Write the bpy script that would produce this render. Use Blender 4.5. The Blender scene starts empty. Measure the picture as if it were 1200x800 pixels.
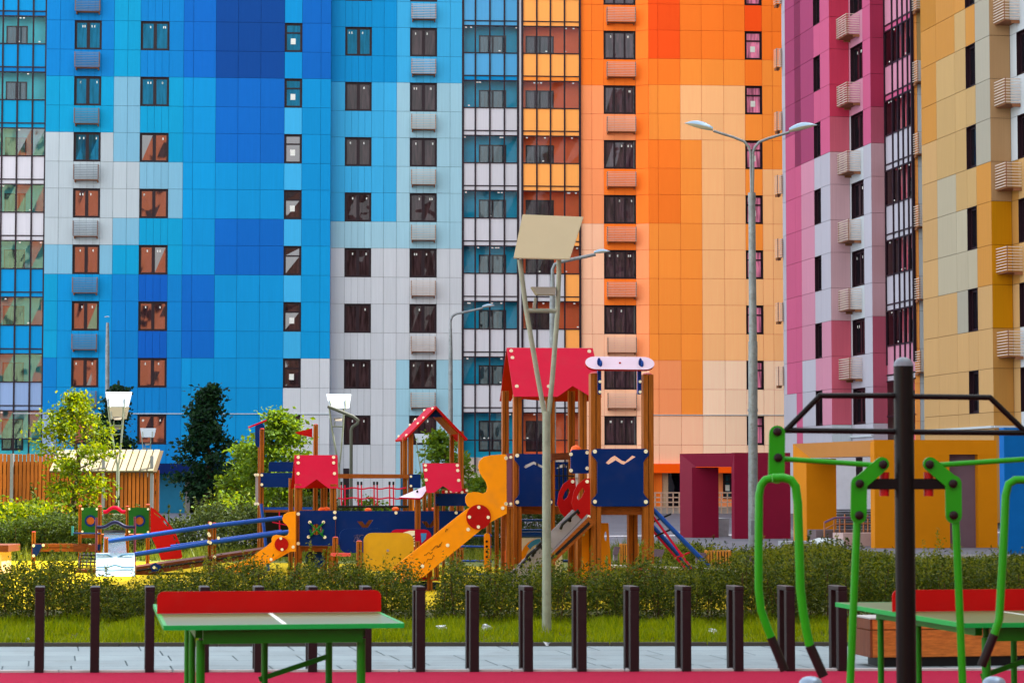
import bpy, math, random
from math import radians as R, sin, cos, tan, pi, sqrt, atan2
from mathutils import Vector, Matrix
from mathutils.geometry import tessellate_polygon
import numpy as np
random.seed(7)
SC = bpy.context.scene
COL = SC.collection
# ---------------------------------------------------------------- camera model used to lay the place out
F = 2833.3                      # 85 mm lens on a 36 mm sensor, in 1200 px wide picture units
TILT = math.atan(164.0 / F)
EYE = 1.69
CT, ST = cos(TILT), sin(TILT)
def ray(px, py):
    x = (px - 600) / F; y = (400 - py) / F
    return Vector((x, CT - y * ST, ST + y * CT))
def at(px, py, Y):
    d = ray(px, py); t = Y / d.y
    return Vector((d.x * t, Y, EYE + d.z * t))
def gnd(px, py, z=0.0):
    d = ray(px, py); t = (z - EYE) / d.z
    return Vector((d.x * t, d.y * t, z))
def zof(py, Y): return at(600, py, Y).z
def proj(p):
    x, y, z = p[0], p[1], p[2] - EYE
    dep = y * CT + z * ST; up = -y * ST + z * CT
    return 600 + F * x / dep, 400 - F * up / dep
A10 = R(9.8)
U = Vector((cos(A10), sin(A10), 0))       # the estate's grid: to the right and slightly away
V = Vector((-sin(A10), cos(A10), 0))      # ... and away from the viewer
Z = Vector((0, 0, 1))
def hit(px, py, P0, d=U):
    """point of a vertical plane through P0 with direction d"""
    r = ray(px, py); n = Vector((d.y, -d.x, 0))
    t = n.dot(Vector((P0[0], P0[1], 0))) / n.dot(Vector((r.x, r.y, 0)))
    return Vector((r.x * t, r.y * t, EYE + r.z * t))

# ---------------------------------------------------------------- materials
def lin(c):
    out = []
    for v in c:
        v = v / 255.0
        out.append(v / 12.92 if v <= 0.04045 else ((v + 0.055) / 1.055) ** 2.4)
    return out
MATS = {}
def mat(name, rgb, rough=0.5, k=1.0, var=0.06, nscale=3.0, stretch=(1, 1, 1), metal=0.0, bump=0.0, bscale=40.0,
        island=0.0, spec=0.22, coat=0.0, dirt=0.0, alt=None):
    if name in MATS: return MATS[name]
    m = bpy.data.materials.new(name); m.use_nodes = True
    nt = m.node_tree; N = nt.nodes; L = nt.links
    b = N['Principled BSDF']
    c = [max(0.004, v * k) for v in lin(rgb)]
    b.inputs['Roughness'].default_value = rough
    b.inputs['Metallic'].default_value = metal
    b.inputs['Specular IOR Level'].default_value = spec
    b.inputs['Coat Weight'].default_value = coat
    tc = N.new('ShaderNodeTexCoord'); mp = N.new('ShaderNodeMapping'); mp.inputs['Scale'].default_value = stretch
    L.new(tc.outputs['Object'], mp.inputs['Vector'])
    nz = N.new('ShaderNodeTexNoise'); nz.inputs['Scale'].default_value = nscale; nz.inputs['Detail'].default_value = 5
    nz.inputs['Roughness'].default_value = 0.62
    L.new(mp.outputs['Vector'], nz.inputs['Vector'])
    mr = N.new('ShaderNodeMapRange'); mr.inputs['From Min'].default_value = 0.3; mr.inputs['From Max'].default_value = 0.7
    mr.inputs['To Min'].default_value = 1 - var; mr.inputs['To Max'].default_value = 1 + var
    L.new(nz.outputs['Fac'], mr.inputs['Value'])
    val = mr.outputs['Result']
    if island:
        g = N.new('ShaderNodeNewGeometry'); m2 = N.new('ShaderNodeMapRange')
        m2.inputs['To Min'].default_value = 1 - island; m2.inputs['To Max'].default_value = 1 + island
        L.new(g.outputs['Random Per Island'], m2.inputs['Value'])
        mu = N.new('ShaderNodeMath'); mu.operation = 'MULTIPLY'
        L.new(val, mu.inputs[0]); L.new(m2.outputs['Result'], mu.inputs[1]); val = mu.outputs[0]
    if alt:
        mx = N.new('ShaderNodeMix'); mx.data_type = 'RGBA'
        mx.inputs[6].default_value = c + [1]; mx.inputs[7].default_value = [v * k for v in lin(alt)] + [1]
        cr = N.new('ShaderNodeMapRange'); cr.inputs['From Min'].default_value = 0.42; cr.inputs['From Max'].default_value = 0.6
        L.new(nz.outputs['Fac'], cr.inputs['Value']); L.new(cr.outputs['Result'], mx.inputs[0])
        src = mx.outputs[2]
    else:
        rg = N.new('ShaderNodeRGB'); rg.outputs[0].default_value = c + [1]; src = rg.outputs[0]
    vm = N.new('ShaderNodeVectorMath'); vm.operation = 'SCALE'
    L.new(src, vm.inputs[0]); L.new(val, vm.inputs['Scale'])
    last = vm.outputs[0]
    if dirt:
        n2 = N.new('ShaderNodeTexNoise'); n2.inputs['Scale'].default_value = nscale * 2.3; n2.inputs['Detail'].default_value = 8
        L.new(tc.outputs['Object'], n2.inputs['Vector'])
        r2 = N.new('ShaderNodeMapRange'); r2.inputs['From Min'].default_value = 0.52; r2.inputs['From Max'].default_value = 0.72
        r2.inputs['To Max'].default_value = dirt
        L.new(n2.outputs['Fac'], r2.inputs['Value'])
        mx2 = N.new('ShaderNodeMix'); mx2.data_type = 'RGBA'; mx2.inputs[7].default_value = (0.12, 0.10, 0.08, 1)
        L.new(r2.outputs['Result'], mx2.inputs[0]); L.new(last, mx2.inputs[6]); last = mx2.outputs[2]
    L.new(last, b.inputs['Base Color'])
    if bump:
        n3 = N.new('ShaderNodeTexNoise'); n3.inputs['Scale'].default_value = bscale; n3.inputs['Detail'].default_value = 4
        L.new(mp.outputs['Vector'], n3.inputs['Vector'])
        bp = N.new('ShaderNodeBump'); bp.inputs['Strength'].default_value = bump; bp.inputs['Distance'].default_value = 0.02
        L.new(n3.outputs['Fac'], bp.inputs['Height']); L.new(bp.outputs['Normal'], b.inputs['Normal'])
    MATS[name] = m
    return m
def leafmat(name, rgb, rgb2, trans=0.45, k=1.0):
    if name in MATS: return MATS[name]
    m = bpy.data.materials.new(name); m.use_nodes = True
    nt = m.node_tree; N = nt.nodes; L = nt.links; b = N['Principled BSDF']
    g = N.new('ShaderNodeNewGeometry'); mx = N.new('ShaderNodeMix'); mx.data_type = 'RGBA'
    mx.inputs[6].default_value = [v * k for v in lin(rgb)] + [1]; mx.inputs[7].default_value = [v * k for v in lin(rgb2)] + [1]
    L.new(g.outputs['Random Per Island'], mx.inputs[0])
    L.new(mx.outputs[2], b.inputs['Base Color']); b.inputs['Roughness'].default_value = 0.5
    b.inputs['Specular IOR Level'].default_value = 0.12
    t = N.new('ShaderNodeBsdfTranslucent'); 
    hs = N.new('ShaderNodeHueSaturation'); hs.inputs['Hue'].default_value = 0.47; hs.inputs['Saturation'].default_value = 1.1; hs.inputs['Value'].default_value = 1.7
    L.new(mx.outputs[2], hs.inputs['Color']); L.new(hs.outputs[0], t.inputs['Color'])
    ms = N.new('ShaderNodeMixShader'); ms.inputs[0].default_value = trans
    L.new(b.outputs[0], ms.inputs[1]); L.new(t.outputs[0], ms.inputs[2])
    L.new(ms.outputs[0], N['Material Output'].inputs['Surface'])
    MATS[name] = m
    return m
def glassmat(name, rgb, ior=2.0, rough=0.02, wav=0.15, wscale=1.2, see=0.0, tint=(0.5, 0.6, 0.65), stint=(1, 1, 1)):
    """window glass: a dark room behind a reflecting, slightly warped pane; see > 0 lets the room show through"""
    if name in MATS: return MATS[name]
    m = bpy.data.materials.new(name); m.use_nodes = True
    nt = m.node_tree; N = nt.nodes; L = nt.links; b = N['Principled BSDF']
    tc = N.new('ShaderNodeTexCoord')
    nz = N.new('ShaderNodeTexNoise'); nz.inputs['Scale'].default_value = wscale; nz.inputs['Detail'].default_value = 1.5
    L.new(tc.outputs['Object'], nz.inputs['Vector'])
    bp = N.new('ShaderNodeBump'); bp.inputs['Strength'].default_value = wav; bp.inputs['Distance'].default_value = 0.05
    L.new(nz.outputs['Fac'], bp.inputs['Height'])
    if see:
        gl = N.new('ShaderNodeBsdfGlossy'); gl.inputs['Roughness'].default_value = rough
        tr = N.new('ShaderNodeBsdfTransparent'); tr.inputs['Color'].default_value = (*tint, 1)
        fr = N.new('ShaderNodeFresnel'); fr.inputs['IOR'].default_value = ior
        L.new(bp.outputs['Normal'], gl.inputs['Normal'])
        ms = N.new('ShaderNodeMixShader'); L.new(fr.outputs[0], ms.inputs[0]); L.new(tr.outputs[0], ms.inputs[1]); L.new(gl.outputs[0], ms.inputs[2])
        L.new(ms.outputs[0], N['Material Output'].inputs['Surface'])
    else:
        g = N.new('ShaderNodeNewGeometry'); mp = N.new('ShaderNodeMapping'); mp.inputs['Scale'].default_value = (6, 6, 0.7)
        L.new(tc.outputs['Object'], mp.inputs['Vector'])
        n2 = N.new('ShaderNodeTexNoise'); n2.inputs['Scale'].default_value = 1.3; n2.inputs['Detail'].default_value = 2
        L.new(mp.outputs['Vector'], n2.inputs['Vector'])
        mr = N.new('ShaderNodeMapRange'); mr.inputs['From Min'].default_value = 0.35; mr.inputs['From Max'].default_value = 0.65
        mr.inputs['To Min'].default_value = 0.5; mr.inputs['To Max'].default_value = 1.7
        L.new(n2.outputs['Fac'], mr.inputs['Value'])
        rg = N.new('ShaderNodeRGB'); rg.outputs[0].default_value = lin(rgb) + [1]
        vm = N.new('ShaderNodeVectorMath'); vm.operation = 'SCALE'; L.new(rg.outputs[0], vm.inputs[0]); L.new(mr.outputs['Result'], vm.inputs['Scale'])
        L.new(vm.outputs[0], b.inputs['Base Color'])
        b.inputs['Roughness'].default_value = rough; b.inputs['IOR'].default_value = ior
        b.inputs['Specular Tint'].default_value = (*stint, 1)
        L.new(bp.outputs['Normal'], b.inputs['Normal'])
    MATS[name] = m
    return m

# ---------------------------------------------------------------- mesh collector
class MB:
    def __init__(s): s.v = []; s.f = []; s.mi = []; s.ms = []; s.sm = []
    def slot(s, m):
        if m not in s.ms: s.ms.append(m)
        return s.ms.index(m)
    def add(s, vs, fs, m, smooth=False):
        o = len(s.v); s.v.extend([tuple(v) for v in vs]); k = s.slot(m)
        for f in fs: s.f.append([i + o for i in f]); s.mi.append(k); s.sm.append(smooth)
    def box(s, c, sx, sy, sz, m, ux=U, uy=V, uz=Z):
        """box centred on c with full sizes sx (along ux), sy (along uy), sz"""
        c = Vector(c); vs = []
        for a in (-.5, .5):
            for b in (-.5, .5):
                for d in (-.5, .5): vs.append(c + ux * sx * a + uy * sy * b + uz * sz * d)
        s.add(vs, [(0, 1, 3, 2), (4, 6, 7, 5), (0, 4, 5, 1), (2, 3, 7, 6), (0, 2, 6, 4), (1, 5, 7, 3)], m)
    def bar(s, p, q, w, h, m, up=Z):
        p = Vector(p); q = Vector(q); d = (q - p); l = d.length; d.normalize()
        sd = d.cross(up); 
        if sd.length < 1e-4: sd = d.cross(Vector((0, 1, 0)))
        sd.normalize(); u2 = sd.cross(d)
        s.box((p + q) / 2, l, w, h, m, d, sd, u2)
    def tube(s, pts, r, m, n=10, cap=True, rs=None):
        pts = [Vector(p) for p in pts]; vs = []; fs = []
        prev = None
        for i, p in enumerate(pts):
            if i == 0: t = pts[1] - pts[0]
            elif i == len(pts) - 1: t = pts[-1] - pts[-2]
            else: t = (pts[i + 1] - p).normalized() + (p - pts[i - 1]).normalized()
            t.normalize()
            if prev is None:
                a = t.cross(Z)
                if a.length < 1e-3: a = t.cross(Vector((1, 0, 0)))
            else: a = prev - t * prev.dot(t)
            a.normalize(); prev = a; b = t.cross(a)
            rr = rs[i] if rs else r
            for k in range(n):
                g = 2 * pi * k / n; vs.append(p + (a * cos(g) + b * sin(g)) * rr)
        for i in range(len(pts) - 1):
            for k in range(n):
                fs.append((i * n + k, i * n + (k + 1) % n, (i + 1) * n + (k + 1) % n, (i + 1) * n + k))
        s.add(vs, fs, m, True)
        if cap:
            s.add(vs[:n], [tuple(range(n))[::-1]], m); s.add(vs[-n:], [tuple(range(n))], m)
    def prism(s, outer, holes, off, m, medge=None):
        """a board: outline (3D points), holes, thickness vector off"""
        loops = [[Vector(p) for p in outer]] + [[Vector(p) for p in h] for h in holes]
        flat = [p for l in loops for p in l]
        tris = tessellate_polygon(loops)
        n = len(flat); vs = flat + [p + off for p in flat]
        # orientation
        fs = []
        for t in tris:
            a, b, c = t; nn = (flat[b] - flat[a]).cross(flat[c] - flat[a])
            if nn.dot(off) > 0: a, c = c, a
            fs.append((a, b, c)); fs.append((c + n, b + n, a + n))
        s.add(vs, fs, m)
        o = len(s.v) - 2 * n; k = s.slot(medge or m); i0 = 0
        for l in loops:
            for i in range(len(l)):
                a = i0 + i; b = i0 + (i + 1) % len(l)
                s.f.append([o + a, o + b, o + b + n, o + a + n]); s.mi.append(k); s.sm.append(False)
            i0 += len(l)
    def ball(s, c, r, m, n=8, sc=(1, 1, 1), half=False):
        c = Vector(c); vs = []; fs = []; rings = n // 2
        top = rings if not half else rings // 2
        for i in range(rings + 1 if not half else rings // 2 + 1):
            th = pi * i / rings
            for k in range(n):
                g = 2 * pi * k / n
                vs.append(c + Vector((sin(th) * cos(g) * r * sc[0], sin(th) * sin(g) * r * sc[1], cos(th) * r * sc[2])))
        for i in range(top):
            for k in range(n): fs.append((i * n + k, (i + 1) * n + k, (i + 1) * n + (k + 1) % n, i * n + (k + 1) % n))
        s.add(vs, fs, m, True)
    def disc(s, c, r, nrm, th, m, n=20, ry=None):
        c = Vector(c); nrm = Vector(nrm).normalized(); a = nrm.cross(Z)
        if a.length < 1e-3: a = Vector((1, 0, 0))
        a.normalize(); b = nrm.cross(a)
        s.prism([c + a * cos(2 * pi * k / n) * r + b * sin(2 * pi * k / n) * (ry or r) for k in range(n)], [], nrm * th, m)
    def build(s, name, parent=None, bevel=0.0, fix=False):
        me = bpy.data.meshes.new(name)
        org = ORG.get(parent.name, Vector((0, 0, 0))) if parent else Vector((0, 0, 0))
        me.from_pydata([(v[0] - org.x, v[1] - org.y, v[2] - org.z) for v in s.v], [], s.f)
        for m in s.ms: me.materials.append(m)
        me.polygons.foreach_set('material_index', s.mi)
        me.polygons.foreach_set('use_smooth', s.sm)
        me.update()
        o = bpy.data.objects.new(name, me); COL.objects.link(o)
        if parent:
            o.parent = parent; ORG[o.name] = org
        if bevel:
            md = o.modifiers.new('bevel', 'BEVEL'); md.width = bevel; md.segments = 2; md.limit_method = 'ANGLE'; md.angle_limit = R(40)
        return o
ORG = {}
def tag(o, label=None, cat=None, group=None, kind=None):
    if label: o['label'] = label
    if cat: o['category'] = cat
    if group: o['group'] = group
    if kind: o['kind'] = kind
    return o
def thing(name, loc, label, cat, group=None):
    o = bpy.data.objects.new(name, None); COL.objects.link(o); o.location = loc; o.empty_display_size = 0.3
    ORG[o.name] = Vector(loc)
    return tag(o, label, cat, group)
def solo(mb, name, label, cat, base=None, group=None, bevel=0):
    """a thing that is one mesh, its origin at its base"""
    b = Vector(base) if base else Vector((0, 0, 0))
    mb.v = [(v[0] - b.x, v[1] - b.y, v[2] - b.z) for v in mb.v]
    o = mb.build(name, None, bevel); o.location = b
    return tag(o, label, cat, group)
def copy_tree(o, loc, label=None):
    c = o.copy(); COL.objects.link(c); c.location = loc
    if label: c['label'] = label
    for ch in list(o.children):
        d = ch.copy(); COL.objects.link(d); d.parent = c
        for g in list(ch.children):
            e = g.copy(); COL.objects.link(e); e.parent = d
    return c
def leaves(mb, centers, size, m, rng, aspect=0.55, droop=0.0, jitter=0.4):
    """diamond leaves at many centres (numpy n x 3)"""
    n = len(centers)
    a = rng.normal(size=(n, 3)); a[:, 2] = a[:, 2] * 0.8 - droop
    a /= np.linalg.norm(a, axis=1)[:, None]
    b = rng.normal(size=(n, 3)); b -= a * np.sum(a * b, axis=1)[:, None]; b /= np.linalg.norm(b, axis=1)[:, None]
    L = size * (1 + jitter * rng.uniform(-1, 1, n))[:, None]
    W = L * aspect
    nn = np.cross(a, b)
    p0 = centers - a * L * .5; p1 = centers + b * W * .5 + nn * L * .08; p2 = centers + a * L * .5; p3 = centers - b * W * .5 + nn * L * .08
    vs = np.stack([p0, p1, p2, p3], axis=1).reshape(-1, 3)
    o = len(mb.v); k = mb.slot(m)
    mb.v.extend(map(tuple, vs.tolist()))
    mb.f.extend([[o + 4 * i, o + 4 * i + 1, o + 4 * i + 2, o + 4 * i + 3] for i in range(n)])
    mb.mi.extend([k] * n); mb.sm.extend([False] * n)
# ---------------------------------------------------------------- camera, light, world
cam = bpy.data.cameras.new('camera'); co = bpy.data.objects.new('camera', cam); COL.objects.link(co)
co.location = (0, 0, EYE); co.rotation_euler = (R(90) + TILT, 0, 0)
cam.lens = 85; cam.sensor_width = 36; cam.clip_start = 0.1; cam.clip_end = 3000
cam.dof.use_dof = True; cam.dof.focus_distance = 62; cam.dof.aperture_fstop = 7.1
SC.camera = co
SUN_EL = R(50); SUN_AZ = R(22)      # the sun stands to the right, a little ahead of the viewer
sd = Vector((cos(SUN_AZ) * cos(SUN_EL), sin(SUN_AZ) * cos(SUN_EL), sin(SUN_EL)))
sl = bpy.data.lights.new('sun', 'SUN'); sl.energy = 4.2; sl.angle = R(0.53); sl.color = (1, 0.95, 0.86)
so = bpy.data.objects.new('sun', sl); COL.objects.link(so); so.rotation_euler = sd.to_track_quat('Z', 'Y').to_euler()
so.location = (60, 30, 90)
w = bpy.data.worlds.new('World'); SC.world = w; w.use_nodes = True
nt = w.node_tree; bg = nt.nodes['Background']
sky = nt.nodes.new('ShaderNodeTexSky'); sky.sky_type = 'NISHITA'; sky.sun_disc = False
sky.sun_elevation = SUN_EL; sky.sun_rotation = R(90) - SUN_AZ
sky.air_density = 1.0; sky.dust_density = 2.0; sky.ozone_density = 1.0
hs_ = nt.nodes.new('ShaderNodeHueSaturation'); hs_.inputs['Saturation'].default_value = 0.26
nt.links.new(sky.outputs[0], hs_.inputs['Color']); nt.links.new(hs_.outputs[0], bg.inputs['Color']); bg.inputs['Strength'].default_value = 0.15
SC.view_settings.view_transform = 'Standard'; SC.view_settings.look = 'None'
SC.view_settings.exposure = 2.18; SC.view_settings.gamma = 1
SC.cycles.use_denoising = True
SC.cycles.max_bounces = 6; SC.cycles.transparent_max_bounces = 12
# ---------------------------------------------------------------- shared building pieces
H = 3.03; HEAD0 = 5.26; WH = 1.58
FR = mat('window_frame_brown', (38, 20, 28), 0.4, var=0.04)
SEAM = mat('panel_gap_dark', (35, 40, 55), 0.8)
GL_BR = glassmat('glass_brown', (50, 30, 32), ior=2.0, wav=0.2, wscale=0.5)
GL_SKY = glassmat('glass_sky_tint', (10, 60, 84), ior=1.75, wav=0.12, wscale=0.45, stint=(.08, .55, .85))  # blue sky reflection painted into the upper-storey panes by tint
GL_B = glassmat('glass_umber', (54, 38, 40), ior=1.36, wav=.5, wscale=.7)
GL_PL = glassmat('glass_plum', (66, 44, 52), ior=1.45, wav=0.1)
GL_PINK = glassmat('glass_pink_reflection', (214, 120, 150), ior=1.6, wav=0.1)  # pale pink base colour paints a peach reflection into the panes
GL_BAL = glassmat('glass_balcony', (0, 0, 0), ior=1.32, wav=0.2, wscale=0.5, see=1, tint=(0.86, 0.92, 0.94))
GL_BAL2 = glassmat('glass_balcony_coated', (0, 0, 0), ior=2.1, wav=0.22, wscale=0.5, see=1, tint=(0.7, 0.86, 0.84))
GL_DK = glassmat('glass_dark', (16, 14, 20), ior=1.4, wav=0.05)
STK = mat('sticker_glint_white', (235, 235, 225), 0.6)  # white for stickers and for the painted hinge glints on panes
PAL = dict(N=(0, 74, 152), M=(0, 108, 198), Md=(0, 96, 190), B=(0, 132, 204), S=(0, 150, 214), T=(0, 160, 208),
           L=(66, 182, 234), L2=(10, 156, 218), P=(130, 186, 210), P2=(168, 212, 226), W=(190, 202, 206), W2=(222, 219, 224), Wb=(214, 217, 220), PG=(150, 176, 216),
           R1=(252, 84, 26), O1=(255, 124, 40), O2=(255, 146, 58), O3=(255, 187, 126), O4=(255, 214, 180), O5=(255, 152, 96), O6=(255, 194, 156), Oc=(255, 90, 10),
           OL=(255, 168, 86), LB=(92, 176, 226), OW=(250, 245, 245),
           pk=(166, 72, 112), pkd=(130, 52, 86), pk2=(204, 96, 134), pk3=(208, 142, 164), lav=(188, 186, 196), rs=(204, 62, 90), rs2=(208, 98, 116), rs3=(204, 164, 170), mr=(168, 54, 84), mr2=(176, 86, 106), mr3=(190, 148, 154), gy=(198, 206, 210),
           g1=(184, 126, 48), g2=(200, 140, 64), g3=(192, 158, 104), g4=(170, 164, 146), g5=(182, 172, 146), g6=(198, 158, 104), gd=(198, 134, 10), g7=(186, 136, 70), g8=(176, 140, 100))
def panel(key):
    return mat('facade_panel_' + key, PAL[key], 0.42, k=KP * (1.22 if key[0] in 'OR' else .92), var=0.05, nscale=2.2,
               stretch=(9, 9, 0.22), island=0.045, spec=0.06)
KP = 1.0
def seam(key):
    return mat('panel_gap_' + key, PAL[key], 0.8, k=KP * .42, var=0.0)
def colour_at(spec, y):
    for lim, key in spec:
        if y < lim: return key
    return spec[-1][1]
class Facade:
    """one flat face of a building: s metres along d from P0, z up, n outwards (towards the street)"""
    def __init__(s, P0, d):
        s.P0 = Vector((P0[0], P0[1], 0)); s.d = Vector(d).normalized(); s.n = Vector((s.d.y, -s.d.x, 0))
    def s_of(s, px, py=100): return (hit(px, py, s.P0, s.d) - s.P0).dot(s.d)
    def pt(s, a, z, out=0.0): return s.P0 + s.d * a + s.n * out + Z * z
    def box(s, mb, a0, a1, z0, z1, o0, o1, m):
        mb.box(s.pt((a0 + a1) / 2, (z0 + z1) / 2, (o0 + o1) / 2), abs(a1 - a0), abs(o1 - o0), abs(z1 - z0), m, s.d, s.n)
    def cell(s, mb, a0, a1, z0, z1, key, g=0.009, nsub=1):
        w = (a1 - a0) / nsub
        for i in range(nsub):
            gg = g if nsub == 1 else g * .7
            b0 = a0 + i * w + gg; b1 = a0 + (i + 1) * w - gg
            s.box(mb, b0, b1, z0 + g, z1 - g, -0.03, 0.0, panel(key))
    def back(s, mb, a0, a1, z0, z1, key='B'):
        p = [s.pt(a0, z0, -0.031), s.pt(a1, z0, -0.031), s.pt(a1, z1, -0.031), s.pt(a0, z1, -0.031)]
        mb.add(p, [(0, 1, 2, 3)], seam(key))
    def window(s, parent, a0, a1, z0, z1, style, glass, depth=0.13):
        mb = MB(); fw = 0.095; f0, f1 = -depth - 0.05, -depth + 0.03
        # reveal
        for (x0, x1, y0, y1) in ((a0, a0 + .02, z0, z1), (a1 - .02, a1, z0, z1), (a0 + .02, a1 - .02, z1 - .02, z1), (a0 + .02, a1 - .02, z0, z0 + .02)):
            s.box(mb, x0, x1, y0, y1, -depth - .1, 0.012, FR)
        a0 += .02; a1 -= .02; z0 += .02; z1 -= .02
        s.box(mb, a0, a0 + fw, z0, z1, f0, f1, FR); s.box(mb, a1 - fw, a1, z0, z1, f0, f1, FR)
        s.box(mb, a0 + fw, a1 - fw, z0, z0 + fw, f0, f1, FR); s.box(mb, a0 + fw, a1 - fw, z1 - fw, z1, f0, f1, FR)
        m = (a0 + a1) / 2; W_ = a1 - a0; panes = []
        if style == 'two':
            s.box(mb, m - .085, m + .085, z0 + fw, z1 - fw, f0, f1 + .01, FR); panes = [(a0 + fw, m - .085, z0 + fw, z1 - fw), (m + .085, a1 - fw, z0 + fw, z1 - fw)]
        elif style == 'three':
            for q in (.33, .67): s.box(mb, a0 + W_ * q - .05, a0 + W_ * q + .05, z0 + fw, z1 - fw, f0, f1 + .01, FR)
            panes = [(a0 + fw, a0 + W_ * .33 - .05, z0 + fw, z1 - fw), (a0 + W_ * .33 + .05, a0 + W_ * .67 - .05, z0 + fw, z1 - fw), (a0 + W_ * .67 + .05, a1 - fw, z0 + fw, z1 - fw)]
        elif style == 'tall':
            zt = z1 - (z1 - z0) * .33; s.box(mb, a0 + fw, a1 - fw, zt - .04, zt + .04, f0, f1 + .01, FR)
            panes = [(a0 + fw, a1 - fw, z0 + fw, zt - .04), (a0 + fw, a1 - fw, zt + .04, z1 - fw)]
        else: panes = [(a0 + fw, a1 - fw, z0 + fw, z1 - fw)]
        fo = mb.build('window', parent)
        g = MB()
        for (x0, x1, y0, y1) in panes:
            # each sash sits a hair out of true, as real double glazing does
            t1, t2 = random.uniform(-.012, .012), random.uniform(-.008, .008)
            g.add([s.pt(x0, y0, -depth + t1), s.pt(x1, y0, -depth + t2), s.pt(x1, y1, -depth + t1), s.pt(x0, y1, -depth - t2)], [(0, 1, 2, 3)], glass)
            if style in ('three', 'two') and random.random() < .8:
                for q in range(random.randint(1, 2)):
                    xx = random.uniform(x0 + .1, x1 - .1); s.box(g, xx - .03, xx + .03, y1 - .25, y1 - .13, -depth + .012, -depth + .016, STK)  # small white dots painted as hinge glints near the pane top
        if style == 'tall' and random.random() < .75:
            x0, x1, y0, y1 = panes[0]; c = (x0 + x1) / 2 - .02
            s.box(g, c - .13, c + .13, y0 + .32, y0 + .64, -depth + .012, -depth + .016, STK)
        g.build('glass_pane', fo)
        return fo
    def basket(s, parent, a0, a1, z0, z1, m, dep=0.5, rust=None, side=1):
        """air-conditioner basket: slatted front and sides on brackets"""
        mb = MB(); n = 9; rust = rust or m
        for i in range(n):
            z = z0 + (z1 - z0) * (i + .5) / n; t = (z1 - z0) / n * .15
            s.box(mb, a0, a1, z - t, z + t, dep - .015, dep + .01, m)
            for a in (a0, a1): s.box(mb, a - .012, a + .012, z - t, z + t, .02, dep - .015, m)
        for a in (a0 + .01, a1 - .01): s.box(mb, a - .025, a + .025, z0, z1, dep - .045, dep - .018, rust)
        s.box(mb, a0 + .03, a1 - .03, z0 - .03, z0, .01, dep - .05, rust)
        for a in (a0 + .06, a1 - .06): s.box(mb, a - .03, a + .03, z0 - .12, z0 - .03, .0, .3, rust)
        return mb.build('air_conditioner_basket', parent)
BK = mat('basket_metal_grey', (128, 140, 150), 0.5, k=.8)
BKL = mat('basket_metal_pale', (226, 206, 190), 0.5, k=.9)
RST = mat('basket_rust', (140, 92, 62), 0.8, var=.2)
FL0, FL1 = 0, 8    # storeys with windows that the picture shows, and two more
def bands(k0, k1):
    out = []
    for k in range(k0, k1 + 1):
        h = HEAD0 + H * k; out.append(('w', k, h - WH, h)); out.append(('s', k, h, h + H - WH))
    return out
def strip(F_, wall, cols, k0, k1, zlow=None, pyref=100):
    """cols: list of dicts px0, px1, c (colour spec by picture height), win(style), nsub"""
    for c in cols:
        a0 = F_.s_of(c['x'][0], pyref); a1 = F_.s_of(c['x'][1], pyref)
        for (t, k, z0, z1) in bands(k0, k1):
            mid = F_.pt((a0 + a1) / 2, (z0 + z1) / 2); y = proj(mid)[1]
            if t == 'w' and c.get('win'): 
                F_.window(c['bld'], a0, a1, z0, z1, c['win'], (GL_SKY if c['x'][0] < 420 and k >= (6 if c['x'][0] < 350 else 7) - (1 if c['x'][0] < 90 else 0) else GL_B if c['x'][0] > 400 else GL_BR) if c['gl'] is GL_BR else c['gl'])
                continue
            spec = c['sc'] if (t == 's' and 'sc' in c) else c['c']
            F_.back(wall, a0, a1, z0, z1, colour_at(spec, y))
            F_.cell(wall, a0, a1, z0, z1, colour_at(spec, y), nsub=c.get('nsub', 1) if t == 's' else 1)
            if t == 's' and c.get('bk'):
                F_.basket(c['bld'], a0 + (a1 - a0) * c['bk'][0], a0 + (a1 - a0) * c['bk'][1], z1 - 1.02, z1 - .2, c['bkm'], rust=RST)
        if zlow is not None:
            z0 = HEAD0 + H * k0 - WH; y = proj(F_.pt(a0, (zlow + z0) / 2))[1]
            F_.back(wall, a0, a1, zlow, z0, colour_at(c.get('sc', c['c']), y)); F_.cell(wall, a0, a1, zlow, z0, colour_at(c.get('sc', c['c']), y), nsub=c.get('nsub', 1))

# ---------------------------------------------------------------- the long building: blue half, glazed balconies, orange half
AF = R(4.0); UF = Vector((cos(AF), sin(AF), 0)); NF = Vector((UF.y, -UF.x, 0))
B0 = Vector((-4.8, 131.2, 0))
base = Facade(B0, UF)
fA = Facade(B0 + NF * 0.9, UF); fB = base; fC = Facade(B0 + NF * -0.15, UF); fD = Facade(B0 + NF * 0.25, UF)
big = thing('apartment_building', (-4.8, 136, 0), 'long apartment block clad in blue, white and orange panels behind the playground', 'building')
wall = MB()
def C(x0, x1, c, **k): return dict(x=(x0, x1), c=c, bld=big, **k)
G1 = [(88, 'B'), (154, 'T'), (286, 'W'), (321, 'P'), (420, 'T'), (484, 'B'), (900, 'PG')]
G1b = [(88, 'B'), (154, 'T'), (286, 'W'), (321, 'P'), (900, 'S')]
G2 = [(89, 'T'), (189, 'P'), (255, 'W'), (286, 'P'), (321, 'T'), (420, 'B'), (900, 'B')]
G3 = [(90, 'B'), (189, 'T'), (255, 'P'), (321, 'T'), (420, 'Md'), (900, 'B')]
G3b = [(90, 'B'), (189, 'T'), (255, 'P'), (321, 'T'), (900, 'B')]
G4 = [(89, 'M'), (189, 'S'), (255, 'L2'), (321, 'S'), (418, 'M'), (900, 'S')]
G5 = [(89, 'N'), (189, 'M'), (255, 'S'), (321, 'M'), (418, 'S'), (900, 'S')]
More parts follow.
